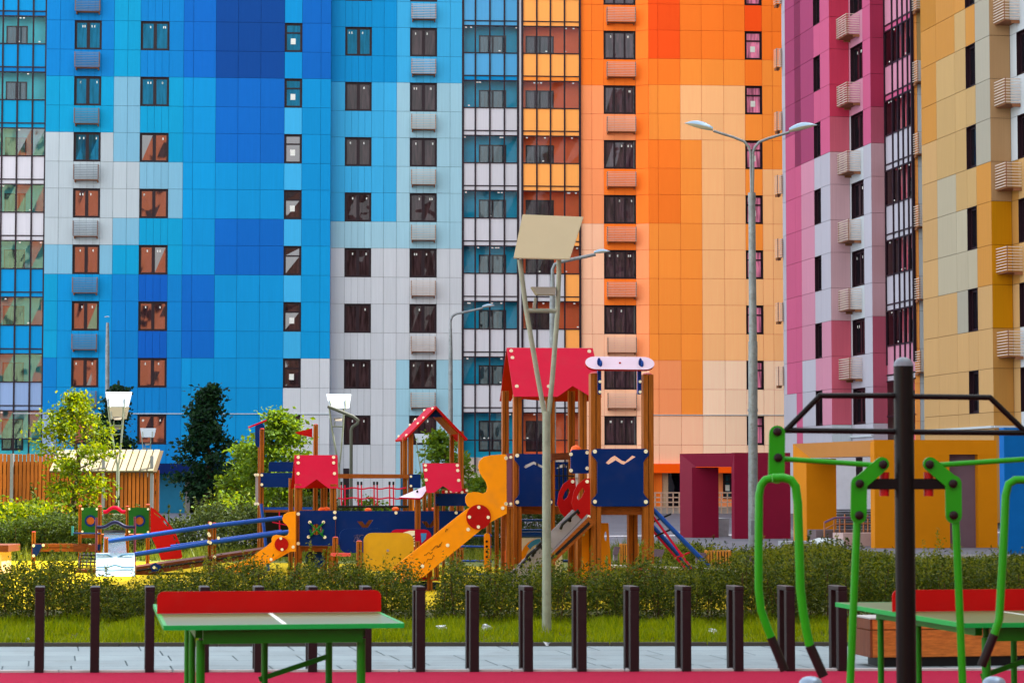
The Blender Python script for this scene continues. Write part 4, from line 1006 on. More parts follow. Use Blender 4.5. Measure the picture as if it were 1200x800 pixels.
# ---- sloping walkway with blue rails
PW = at(248, 640, 44); PW.z = 0
for px, ty in ((245.8, 611.5), (251.3, 612.5)): post(ps, px, ty, 44, 5, P0=PW + V * (.25 if px < 248 else 0))
post(ps, 124.5, 629.8, 44, 5.4, P0=PW)
for dv in (0, 1.0):
    for pts in ([(127, 634), (252, 615.5), (331, 606.5)], [(158, 649.5), (250, 635), (338, 623)]):
        if dv: continue
        part(ps, 'blue_rail', lambda b: b.tube([hit(x, y, PW - V * .1 + V * dv, U) for x, y in pts], .042, BLU, 8))
part(ps, 'blue_rail', lambda b: b.tube([hit(x, y, PW + V * .9, U) for x, y in ((200, 640), (330, 622))], .03, BLU, 8))
part(ps, 'walkway', lambda b: (brd(b, [(160, 664), (250, 651.5), (345, 637.5), (345, 647), (250, 661), (158, 675.5)], PW, WD, 1.0), b.tube([hit(x, y, PW - V * .01, U) for x, y in ((160, 668.5), (250, 655.5), (345, 642.5))], .018, HBK, 6)))
caps_mb = MB(); caps(caps_mb, [(246.5, 613), (244.5, 625), (245.5, 627), (244.5, 634.5), (246.5, 635.5), (251.3, 652), (256, 630)], PW - V * .14, .028); caps_mb.build('bolt_cap', ps)
part(ps, 'gusset', lambda b: (brd(b, [(176, 662), (182, 659), (189, 663), (187, 668.5), (178, 669.5)], PW - V * .06, HB, .02), caps(b, [(180.5, 664.5)], PW - V * .07)))

# ---------------------------------------------------------------- toddler slide set on the left
ts = thing('toddler_play_set', (at(135, 564, 47).x, 47, 0), 'small wooden toddler play set with green boards, a steel slide and a red curved board', 'playground')
PTo = at(135, 597, 47); PTo.z = 0
for px, ty, w, P0 in ((94, 592.5, 4.5, PTo), (117, 593, 5.6, PTo), (149.5, 593, 4.6, PTo), (173.5, 591, 5.2, PTo), (39.5, 623, 5.2, PTo)): post(ts, px, ty, 47, w, P0=P0)
for x0, x1 in ((95.5, 114.5), (150.5, 174.5)):
    c = (x0 + x1) / 2 + 1
    def f(b):
        brd(b, rrect(x0, 594.5, x1, 625, .8), PTo - V * .1, HG, .02, [rnd(c, 610, 5.2, 5.2, 16)])
        brd(b, rnd(c, 610, 6.8, 6.8, 20), PTo - V * .12, HB, .02, [rnd(c, 610, 4.6, 4.6, 20)])
        caps(b, [(x0 + 1, 596), (x1 - 1, 596.3), (x0 + 1, 622.5), (x1 - 1, 623)], PTo - V * .12, .022)
    part(ts, 'green_board', f)
    part(ts, 'round_window', lambda b: b.disc(hit(c, 610, PTo - V * .04, U), .075, V, .01, mat('bead_copper', (206, 110, 50), .3, metal=.5), 16))
part(ts, 'arch_board', lambda b: (brd(b, [(121, 594.5), (146, 594.5), (146, 601), (121, 601)], PTo + V * .8, HG, .02), b.tube([hit(121 + i, 599.5 - 5 * sin(pi * max(0, min(1, (i - 4) / 18))) , PTo - V * .05, U) for i in range(0, 27, 2)], .035, HR, 8)))
part(ts, 'grab_bar', lambda b: (b.tube([hit(x, 617.5 - 6 * sin(pi * max(0, min(1, (x - 120) / 30))) ** 2, PTo - V * 1.2, U) for x in range(113, 160, 3)], .032, mat('tube_navy', (10, 16, 60), .4), 8),
     b.tube([hit(113, 606, PTo - V * 1.2, U), hit(112.7, 650, PTo - V * 1.2, U)], .022, mat('tube_plum', (90, 40, 60), .4), 8), b.tube([hit(158, 605, PTo - V * 1.2, U), hit(157.8, 680, PTo - V * 1.2, U)], .022, mat('tube_plum', (90, 40, 60), .4), 8)))
part(ts, 'steel_chute', lambda b: (b.prism([at(122, 624, 47), at(146, 624, 47), at(149, 652, 44), at(120, 652, 44)], [], Z * -.03, STEEL), b.prism([at(121.5, 621, 47), at(146, 621, 47), at(146, 624, 46.95), at(121.5, 624, 46.95)], [], V * .03, HBK)))
def f(b):
    m2 = mat('slide_foot_pale', (188, 214, 228), .22, metal=.5, var=.05)
    o = [(112.5, 647.5), (125, 647.5)] + [(125 + i * 2.1, 647.5) for i in range(1, 10)] + [(157.5, 647.3), (158, 677), (112.5, 677.5)]
    b.prism([at(x, y, 43.6 - .5 * (y - 647) / 30) for x, y in o], [], Vector((0, .02, .0)), m2)
    for yy, amp in ((649.5, 3.8), (664.5, -2.5)):
        b.tube([at(x, yy + amp * (sin(pi * (x - 124) / 22) ** 2 if 124 < x < 146 else 0), 43.56 - .5 * (yy - 647) / 30) for x in range(113, 158, 2)], .014, mat('tube_steel_blue', (70, 120, 160), .3), 6)
part(ts, 'slide_foot', f)
def f(b):
    o = [(176.5, 593.5), (182, 597), (194, 608), (205, 622), (211, 637), (213.8, 652), (212, 654), (189, 656), (185, 646), (180, 634), (176.5, 626)]
    hl = [[(180 + t * 1.0, 599.5 + t * .9), (187 + t, 604.5 + t), (188 + t, 607 + t), (181 + t, 602 + t)] for t in (0,)] + [[(192, 609), (198, 616), (197, 617), (191, 611)], [(204, 627), (206, 632), (204.6, 632.5), (202.8, 628)], [(207.5, 634), (210, 643), (208.5, 643), (206, 636)]]
    brd(b, o, PTo - V * .3, HRD, .03, hl)
part(ts, 'red_curved_board', f)
part(ts, 'balance_beam', lambda b: (brd(b, [(41, 636.8), (112, 636.8), (112, 646), (41, 646)], PTo, WX, .12), brd(b, [(41, 641), (112, 641), (112, 641.8), (41, 641.8)], PTo - V * .005, GRV, .01)))
for pts in ([(37.5, 637.5), (51.5, 637.3), (47, 644), (43.5, 651), (38, 651.5)], [(104, 637.5), (118, 637.5), (117, 645), (110, 644.5)]):
    part(ts, 'gusset', lambda b: (brd(b, pts, PTo - V * .08, HB, .02), caps(b, [(39.3, 639), (50.7, 638.5), (39.3, 650.8)] if pts[0][0] < 60 else [(105.5, 638)], PTo - V * .09)))
part(ts, 'thin_rail', lambda b: (b.tube([hit(85, 624.5, PTo - V * .3, U), hit(118, 625, PTo - V * .3, U)], .02, mat('tube_dark_blue', (10, 40, 90), .4), 6), b.tube([hit(85, 616, PTo - V * .3, U), hit(85, 627, PTo - V * .3, U)], .024, mat('tube_sea', (40, 120, 130), .4), 6)))
part(ts, 'step', lambda b: (brd(b, rrect(88.5, 667, 113, 675.5, 3), PTo - V * 2.2, WD, .3)))
def f(b):
    for i in range(5):
        b.tube([hit(94 + i * 4.5, 648, PTo - V * 1.0, U), hit(92 + i * 4.6, 664, PTo - V * 1.6, U)], .014, HBK, 5)
    for y in (650, 654, 658, 662): b.tube([hit(93, y, PTo - V * 1.2, U), hit(113, y + .6, PTo - V * 1.2, U)], .016, HBK, 5)
part(ts, 'rope_net', f)
part(ts, 'deck', lambda b: (brd(b, [(94, 626), (176, 626), (176, 630), (94, 630)], PTo + V * .05, WX, .9), brd(b, [(86, 638), (112, 638), (112, 646), (86, 646)], PTo - V * .15, WD, .12)))

# ---------------------------------------------------------------- board seats under the long navy wall
def boardseat(name, label, P0, fn):
    p = hit(450, 650, P0, U); p.z = 0
    t = thing(name, p, label, 'play table'); fn(t, P0); return t
PB_ = at(455, 650, 39.4); PB_.z = 0
def fn(t, P0):
    part(t, 'panel', lambda b: (brd(b, rrect(426, 624, 485, 668.5, 10), P0, HYP, .02), b.disc(hit(454.5, 644.7, P0 - V * .01, U), .022, V, .012, GRYP, 10)))
    post(t, 421, 634, 39.3, 7, P0=P0, m=WZ); post(t, 489, 634, 39.3, 6, P0=P0 + V * .05, m=WZ, cap=False)
boardseat('activity_board', 'rounded mustard-yellow board between short wooden posts in front of the navy wall', PB_, fn)
def fn(t, P0):
    part(t, 'panel', lambda b: brd(b, rrect(398, 619, 452, 647.5, 9), P0, HB, .02, medge=HBL)); part(t, 'scribble', lambda b: [b.tube([hit(414 + r_s.uniform(0, 12), 624 + r_s.uniform(0, 14), P0 - V * .004, U) for _ in range(4)], .004, mat('scribble_pale', (110, 100, 140), .8), 4) for _ in range(5)]); post(t, 393, 629.5, 40.8, 7, P0=P0)
    part(t, 'seat', lambda b: brd(b, [(390, 648), (411, 648), (411, 651.5), (390, 651.5)], P0 - V * .3, mat('seat_coral', (226, 88, 84), .4), .35))
boardseat('activity_board', 'navy rounded board with a coral bench seat on the left of the yellow board', PB_ + V * 1.5, fn)
def fn(t, P0):
    part(t, 'panel', lambda b: (brd(b, rrect(457, 620, 505.5, 648, 8), P0, HR, .02), brd(b, [(472, 624), (480, 621.5), (486, 621.5), (486, 640), (482, 642)], P0 - V * .01, CRM, .008)))
    for i in range(4): part(t, 'stripe', lambda b: brd(b, [(483, 628 + i * 3), (486, 627 + i * 3), (486, 628.5 + i * 3), (483, 629.5 + i * 3)], P0 - V * .014, HBK, .004))
    part(t, 'picture_plate', lambda b: (brd(b, [(493, 624.5), (500, 624.5), (499, 631), (494, 636)], P0 - V * .012, mat('plate_blue', (60, 130, 200), .4), .008)))
boardseat('activity_board', 'red rounded board with a cream striped plate, half hidden behind the yellow board', PB_ + V * 1.5, fn)
# ---------------------------------------------------------------- lamp masts with a fork and a mirror plate
MST = mat('mast_galvanised_green', (172, 180, 158), .45, metal=.25, var=.14, nscale=6, k=.68, dirt=.25)
MIR = mat('reflector_ground_tint', (178, 164, 128), .45, k=.8, metal=.1, spec=.2, var=.04, nscale=1.5)  # tan stands for the ground mirrored in the plate, painted as base colour
MIRB = mat('reflector_sheet_white', (226, 240, 248), .4, k=.5, var=.02)
def mirror_mast(px, D, base_y, k, label, tilt=0, bright=False, group='forked mirror lamps'):
    """k: picture units per unit of the near mast's drawing"""
    b0 = at(px, 564, D); b0.z = 0; t = thing('mirror_lamp', b0, label, 'lamp', group)
    s = k * D / F
    def q(dx, py_, out=0.0): return Vector((b0.x + dx * s, b0.y + out, EYE + (564 - (564 + (py_ - 564) * 1.0)) * 0)) 
    def Pz(dx, dy, out=0.0):   # dx, dy in the near mast's picture units; dy measured up from its foot
        return Vector((b0.x, b0.y, 0)) + U * dx * s + V * out + Z * (dy * s)
    part(t, 'pole', lambda b: b.tube([Pz(0, 0), Pz(0, 120), Pz(0, 262)], 5 * s, MST, 14, rs=[5.6 * s, 5.2 * s, 4.8 * s]))
    for dxs in ([0, -3, -10, -24, -30, -32], [0, 3, 7, 13, 15, 15]):
        ys = [250, 262, 300, 380, 425, 440] if dxs[1] < 0 else [250, 262, 300, 375, 425, 440]
        part(t, 'fork_arm', lambda b: b.tube([Pz(x, y) for x, y in zip(dxs, ys)], 2.9 * s, MST, 10))
    part(t, 'cross_bar', lambda b: b.tube([Pz(-23, 380), Pz(13, 380)], 2.7 * s, MST, 10))
    def f(b):
        c = Pz(-3, 401); b.prism([c + U * x * s + Z * y * s + V * o for x, y, o in ((-14, 7, -.02), (14, 7, -.02), (11, -3, -.12), (-10, -3, -.12))], [], V * .14, mat('lamp_head_grey', (150, 140, 124), .5, k=.7))
        b.bar(Pz(-13, 395), Pz(-15, 382), .02, .03, MST)
    part(t, 'spotlight', f)
    m = MIRB if bright else MIR
    if tilt == 0: pl = [(-41, 440, -.10), (25, 439, -.14), (51, 494, .30), (-22, 496, .34)]
    else: pl = [(-33, 438, -.2), (31, 438, -.2), (42, 485, .2), (-40, 485, .2)]
    part(t, 'mirror_plate', lambda b: b.prism([Pz(x, y, o * s / .0094) for x, y, o in pl], [], Vector((0, .0, .012)), m))
    if tilt:
        for x in (-26, 20): part(t, 'plate_strut', lambda b: b.tube([Pz(x, 436, -.23 * s / .0094), Pz(x * 1.1, 468, .0)], 2.2 * s, MST, 6))
    return t
mirror_mast(640.5, 26.6, 745, 1.0, 'tall forked lamp mast with a tan mirror plate rising in front of the red roof')
mirror_mast(138, 62, 0, .375, 'distant forked lamp mast in front of the wooden shed with a bright white plate', 1, True)
mirror_mast(138, 80, 0, .303, 'second forked lamp mast lined up behind the bright one, its plate tan', 1, False)
mirror_mast(397, 66, 0, .36, 'forked lamp mast with a blue-white plate standing left of the rope bridge', 1, True)
mirror_mast(173, 100, 0, .227, 'small pale lamp plate seen above the right end of the shed roof', 1, True)
mirror_mast(495, 92, 0, .222, 'small white lamp plate seen through the open gable tower', 1, True)
mirror_mast(69, 105, 0, .226, 'faint far lamp plate behind the bright green tree', 1, True)
# the bent pipe beside the rope bridge mast
mb = MB(); MSTD = mat('pipe_dull', (120, 124, 112), .6, k=.5); mb.tube([at(x, y, 64) for x, y in ((384, 476), (392, 479), (404, 484), (414, 488), (419.5, 492), (419, 496), (413, 500), (411.5, 504), (411.5, 640))], .045, MSTD, 10); 
solo(mb, 'bent_pipe_post', 'thin crooked galvanised pipe post beside the forked lamp left of the rope bridge', 'post', (at(411.5, 564, 64).x, 64, 0))
# ---------------------------------------------------------------- street lamps
POLE = mat('lamp_pole_steel', (132, 138, 140), .45, metal=.5, var=.2, nscale=5, dirt=.5); HEADM = mat('lamp_head_blue_grey', (150, 176, 196), .3, metal=.3); LENS = mat('lamp_lens', (186, 184, 170), .4)
def lamp_head(b, p, d, up, L_):
    """leaf-shaped lamp head starting at p along d"""
    n = 12; pr = []
    for i in range(n + 1):
        t = i / n; w = .42 * sin(pi * min(1, t * .92 + .12)) ** .7 if t < 1 else .02; pr.append((t, max(.02, w)))
    sd_ = d.cross(up).normalized(); top = []; bot = []
    vs = []; fs = []; m = 8
    for t, w in pr:
        for k in range(m):
            g = 2 * pi * k / m; hz = .16 * w / .42 * (1.0 if sin(g) > 0 else .75)
            vs.append(p + d * L_ * t + sd_ * cos(g) * w * L_ * .36 + up * sin(g) * hz * L_ * .95 + up * (.04 * L_ * sin(pi * t)))
    for i in range(n):
        for k in range(m): fs.append((i * m + k, i * m + (k + 1) % m, (i + 1) * m + (k + 1) % m, (i + 1) * m + k))
    up_f = [f_ for j, f_ in enumerate(fs) if (j % m) < m // 2]; dn_f = [f_ for j, f_ in enumerate(fs) if (j % m) >= m // 2]
    b.add(vs, up_f, HEADM, True); b.add(vs, dn_f, LENS, True)
D1_ = 58.4
sl_b = gnd(882.5, 646); D1_ = sl_b.y
la = thing('street_lamp', (sl_b.x, sl_b.y, 0), 'tall steel street lamp with two arms standing before the maroon portal', 'street lamp')
YV0 = Vector((0, 1, 0))
def LP(px, py, D=D1_): return at(px, py, D)
part(la, 'pole', lambda b: (b.tube([LP(882.5, 646), LP(882.3, 400)], .12, POLE, 16, rs=[.118, .112]), b.tube([LP(882.3, 482), LP(882.3, 479)], .13, POLE, 16), b.tube([LP(882.3, 400), LP(881, 236)], .1, POLE, 16, rs=[.098, .085])))
part(la, 'service_hatch', lambda b: b.box(LP(882.4, 618) - YV0 * .118, .11, .012, .34, mat('hatch_grey', (104, 108, 110), .6), Vector((1, 0, 0)), YV0))
part(la, 'pole_collar', lambda b: b.tube([LP(881, 237), LP(881, 226)], .095, POLE, 14))
part(la, 'arm', lambda b: b.tube([LP(x, y) for x, y in ((880.5, 228), (880, 200), (879.8, 180), (877.5, 172), (872, 166), (860, 161), (836, 153.5))], .033, POLE, 8))
part(la, 'arm', lambda b: b.tube([LP(x, y) for x, y in ((882, 228), (882.5, 200), (882.6, 178), (885, 172), (890, 166.5), (900, 162.5), (925, 155))], .033, POLE, 8))
def f(b):
    p, q = LP(835.5, 151.5), LP(802, 144.5); d = (q - p); lamp_head(b, p, d.normalized(), Z, d.length)
part(la, 'lamp_head', f)
def f(b):
    p, q = LP(924.5, 153), LP(957.5, 146.5); d = (q - p); lamp_head(b, p, d.normalized(), Z, d.length)
part(la, 'lamp_head', f)
def one_arm(px, D, top, arm, headpts, r, label):
    b0 = at(px, 564, D); t = thing('street_lamp', (b0.x, D, 0), label, 'street lamp')
    part(t, 'pole', lambda b: b.tube([(b0.x, D, 0), at(px, top + 30, D), at(px, top, D)], r, POLE, 10, rs=[r * 1.3, r, r * .7]))
    if arm: part(t, 'arm', lambda b: b.tube([at(x, y, D) for x, y in arm], r * .55, POLE, 8))
    def f(b):
        p, q = at(*headpts[0], D), at(*headpts[1], D); d = q - p; lamp_head(b, p, d.normalized(), Z, d.length)
    part(t, 'lamp_head', f); return t
one_arm(647.5, 78, 322, [(647.5, 322), (647.5, 316), (650, 310), (656, 307), (675, 303), (698, 298)], [(696, 296), (715, 294.5)], .1, 'single-armed street lamp half hidden behind the tan mirror plate')
one_arm(528, 100, 385, [(528, 385), (528, 376), (530, 370.5), (535, 367.5), (548, 365), (566, 361)], [(565, 359.5), (580, 358)], .09, 'slender single-armed street lamp in front of the white and blue facade')
t_ = one_arm(126, 108, 378, None, [(122.5, 371.5), (128.5, 371)], .09, 'plain thin lamp post with a small head behind the bright green tree')

# ---------------------------------------------------------------- hollow steel posts in a row
PO = mat('post_aubergine', (44, 24, 30), .5, k=.62, var=.08, dirt=.05)
faces = [(40, 51), (105.5, 116), (170, 180.5), (234.5, 244.5), (298, 309), (361, 372), (424.5, 436), (487.7, 498.8), (550.8, 562), (614.4, 625), (677.3, 688), (738.8, 749.6), (800, 810.7), (861.2, 872.2), (921.7, 932.6), (983, 993.5)]
ordn = ['leftmost', 'second', 'third', 'fourth', 'fifth', 'sixth', 'seventh', 'eighth', 'ninth', 'tenth', 'eleventh', 'twelfth', 'thirteenth', 'fourteenth', 'fifteenth', 'rightmost']
for i, (a, b_) in enumerate(faces):
    yb = 789.4 - 1.9 * i / 15; p = gnd((a + b_) / 2, yb); w = .080; dep = .30; hh = .762
    mb = MB(); c = p + V * .0
    for dv in (w / 2, dep - w / 2): mb.box(p + V * dv + Z * (hh / 2 - .02), w, w, hh - .04, PO)
    mb.box(p + V * dep / 2 + Z * (hh - .02), w + .004, dep + .004, .04, PO)
    mb.box(p + V * dep / 2 + Z * .02, w - .004, dep - w * 2, .03, PO)
    lab = {0: 'leftmost dark hollow steel post of the row', 15: 'rightmost dark hollow steel post of the row, left of the wooden box'}.get(i, '%s dark hollow steel post from the left end of the row' % ordn[i])
    if i in (3, 4, 5, 6): lab = lab.replace('from the left end of the row', 'in the row, behind the table')
    solo(mb, 'steel_post', lab, 'post', (p.x, p.y, 0), 'hollow steel posts along the pavement', bevel=.006)

# ---------------------------------------------------------------- table tennis tables
TG = mat('table_frame_green', (22, 130, 12), .4, k=1.0, var=.06); TT = mat('table_top_green', (110, 140, 84), .32, k=.55, var=.1, nscale=1.5, dirt=.12); NR = mat('net_plate_red', (190, 0, 2), .5, k=.95, spec=.1, var=.05, dirt=.04)
TE = mat('table_rim_green', (16, 180, 80), .35, k=.8); TW = mat('line_white', (220, 228, 220), .4)
def tt_table(origin, label, group='table tennis tables'):
    """origin: near left corner on the ground; 1.525 along U, 2.74 along V, top at 0.76"""
    o = Vector(origin); t = thing('table_tennis_table', o, label, 'table', group)
    def Q(u, v, z): return o + U * u + V * v + Z * z
    part(t, 'tabletop', lambda b: (b.box(Q(.7625, 1.37, .745), 1.525, 2.74, .03, TT),), bevel=.004)
    def f(b):
        for u0, v0, lu, lv in ((.7625, -.012, 1.56, .024), (.7625, 2.752, 1.56, .024), (-.012, 1.37, .024, 2.74), (1.537, 1.37, .024, 2.74)): b.box(Q(u0, v0, .745), lu, lv, .031, TE)
    part(t, 'rim', f)
    part(t, 'painted_line', lambda b: (b.box(Q(.7625, .67, .7612), .03, 1.32, .002, TW), b.box(Q(.7625, 2.07, .7612), .03, 1.32, .002, TW)))
    def f(b):
        pts = [(-.03, 0), (1.555, 0), (1.555, .11)] + [(1.555 - .045 * (1 - cos(R(a))), .11 + .045 * sin(R(a))) for a in (22, 45, 67, 90)] + [(-.03 + .045 * (1 - cos(R(a))), .11 + .045 * sin(R(a))) for a in (90, 67, 45, 22)] + [(-.03, .11)]
        b.prism([Q(u, 1.365, .762 + z) for u, z in pts], [], V * .012, NR)
    part(t, 'net_plate', f, bevel=.002)
    def f(b):
        for v in (.14, 2.6): b.box(Q(.7625, v, .675), 1.0 if v > 1 else 1.05, .05, .09, TG)
        for u in (.22, 1.3): b.box(Q(u, 1.37, .69), .05, 2.1, .07, TG)
    part(t, 'apron', f)
    for u, v, in ((.225, .2), (1.285, .2), (.225, 1.55), (.74, 1.55), (1.2, 1.55), (.225, 2.4), (1.285, 2.4)):
        part(t, 'leg', lambda b: b.tube([Q(u, v, 0), Q(u, v, .65)], .030 if v < 1 else .024, TG, 12))
    part(t, 'brace', lambda b: b.bar(Q(.70, 1.55, .28), Q(1.2, 1.55, .44), .03, .035, TG))
    return t
n1 = hit(195.2, 735.5, at(195, 564, 15.55), U)
# near edge of both tables is found from the rim's height
def corner(px, py): 
    d = ray(px, py); tt_ = (.760 - EYE) / d.z; return Vector((d.x * tt_, d.y * tt_, 0))
tt_table(corner(195.8, 732.4), 'green table tennis table with a red metal net plate at the left front')
tt_table(corner(1130, 729.6), 'green table tennis table at the right front, partly behind the exercise machine')

# ---------------------------------------------------------------- wooden box bench
bb = gnd(1024, 783.5); bw = MB()
WB = wood('bench_wood', (190, 112, 50), 'x', k=1.0); WB2 = wood('bench_wood_end', (126, 66, 40), 'z', k=.8); TOPW = mat('bench_top_grey', (176, 174, 172), .6, var=.1)
bt = thing('box_bench', (bb.x + 1.2, bb.y + .3, 0), 'long boxy wooden bench with a pale top behind the right table tennis table', 'bench')
Bo = Vector((bb.x, bb.y, 0)); 
def f(b):
    for z0, z1 in ((.10, .345), (.352, .445)): b.box(Bo + U * 1.6 + V * .28 + Z * (z0 + z1) / 2, 3.2, .5, z1 - z0, WB)
    b.box(Bo + U * 1.6 + V * .28 + Z * .05, 3.0, .4, .1, HBK)
part(bt, 'body', f, bevel=.006)
def f(b):
    b.box(Bo - U * .012 + V * .28 + Z * .222, .022, .5, .24, WB2); b.box(Bo - U * .012 + V * .28 + Z * .398, .022, .5, .09, WB2)
part(bt, 'end_panel', f)
part(bt, 'top', lambda b: b.box(Bo + U * 1.6 + V * .28 + Z * .452, 3.24, .52, .012, TOPW))

# ---------------------------------------------------------------- exercise machine in the foreground
DM = 14.0
FG_ = mat('machine_green', (34, 154, 0), .34, k=.95, spec=.22, var=.05); FB = mat('machine_brown_black', (28, 12, 8), .4, k=.35, spec=.15); FBK = mat('grip_black', (26, 14, 16), .5); FRD = mat('bumper_red', (170, 10, 20), .4)
PM = at(1060, 564, DM); PM.z = 0
XU = Vector((1, 0, 0)); YV = Vector((0, 1, 0))
ex = thing('exercise_machine', (PM.x, PM.y, 0), 'green outdoor exercise machine with a dark post and swinging arms in the right foreground', 'exercise machine')
def H_(x, y, out=0.0): return at(x, y, DM + out)
part(ex, 'post', lambda b: (b.tube([(PM.x, DM, 0), (PM.x, DM, zof(428, DM))], .0575, FB, 24), b.ball((PM.x, DM, zof(429, DM)), .0595, mat('cap_grey_plastic', (110, 120, 130), .4), 16, (1, 1, .9), half=True)))
def bar2(pts, w, m, out=0., th=.04):
    def f(b):
        for p, q in zip(pts[:-1], pts[1:]): b.tube([H_(*p, out), H_(*q, out)], w, m, 12)
        for p in pts[1:-1]: b.ball(H_(*p, out), w, m, 10)
    return f
part(ex, 'top_frame', bar2([(1050, 463.5), (961, 463.5), (921, 504), (1050, 505.5)], .0165, FB)); part(ex, 'top_frame', bar2([(1070, 464.5), (1160, 465.5), (1203, 507), (1070, 506)], .0165, FB))
def plate(pts, m, out=-.05, th=.03): return lambda b: brd(b, pts, Vector((0, DM + out, 0)), m, th, d=XU, back=YV)
def capsule(x0, y0, x1, y1, r, n=8):
    a = math.degrees(atan2(y1 - y0, x1 - x0)); return rnd(x1, y1, r, r, n, a - 90, a + 90) + rnd(x0, y0, r, r, n, a + 90, a + 270)
def bolt(b, x, y, out=-.06, r=.026): b.ball(H_(x, y, out), r, FBK, 12, (1, .5, 1))
for s_ in (-1, 1):
    def MX(x): return x if s_ < 0 else 2124.5 - x
    def mp(pts): return [(MX(x), y) for x, y in pts] if s_ < 0 else [(MX(x), y) for x, y in pts][::-1]
    a = part(ex, 'hanger_plate', lambda b: (plate(mp(capsule(911, 507.5, 910, 557, 9.3)), FG_)(b), bolt(b, MX(911), 505.5), bolt(b, MX(912), 536)))
    part(ex, 'link_bar', bar2([(MX(918), 537.5), (MX(1030), 545)], .0155, FG_, out=-.02))
    part(ex, 'elbow_plate', lambda b: (plate(mp(capsule(1034, 543.5, 1007.5, 566, 8.3)), FG_, -.06)(b), plate(mp(capsule(1007, 566, 1006.5, 604, 9.3)), FG_, -.058, .028)(b), bolt(b, MX(1035), 544, -.075), bolt(b, MX(1007.5), 566.5, -.075), bolt(b, MX(1007), 603.5, -.075)))
    part(ex, 'swing_arm', bar2([(MX(1004.5), 610), (MX(1001), 690), (MX(996), 810), (MX(994), 900)], .0225, FG_, out=-.03))
    part(ex, 'cross_bracket', lambda b: b.box((H_(1060, 566.8) + H_(MX(1015), 566.8)) / 2, .22, .08, .062, FB, XU, YV))
    part(ex, 'bumper', lambda b: b.tube([H_(MX(1036.3), 553), H_(MX(1036.3), 581)], .028, FRD, 12))
    left = [(905, 560), (897, 562), (892, 568), (889.5, 580), (889, 640), (889, 690), (892, 715), (898, 732), (903.5, 746)] if s_ < 0 else [(1204, 562), (1190, 562), (1182, 567), (1178.5, 580), (1176, 640), (1173, 690), (1171, 725), (1165, 743)]
    g1 = [(903.5, 746), (919.5, 785)] if s_ < 0 else [(1165, 743), (1150, 780)]
    def tubes(pts, w, m, out):
        return lambda b: b.tube([H_(x, y, out) for x, y in pts], w, m, 14)
    hb = part(ex, 'handlebar', tubes(left, .0235, FG_, -.12)); part(hb, 'grip', tubes(g1, .026, FBK, -.12))
    if s_ < 0:
        right = [(905, 560), (918, 559.5), (927, 562), (932.5, 570), (935, 590), (936.5, 640), (938, 690), (941, 715), (945, 738), (949, 756)]
        hb = part(ex, 'handlebar', tubes(right, .0255, FG_, -.30)); part(hb, 'grip', tubes([(949, 756), (965, 792)], .028, FBK, -.30))
    fx = 950 if s_ < 0 else 1165
    part(ex, 'foot_pad', lambda b: (b.tube([H_(fx, 800, .3), H_(fx, 800, .3) - Z * .5], .07, mat('pad_steel', (130, 150, 170), .35, metal=.4), 18), b.ball(H_(fx, 800, .3), .07, mat('pad_steel', (130, 150, 170), .35, metal=.4), 16, (1, 1, .6), half=True)))
part(ex, 'base_plate', lambda b: b.box((PM.x, DM, .01), .4, .4, .02, FB, XU, YV))

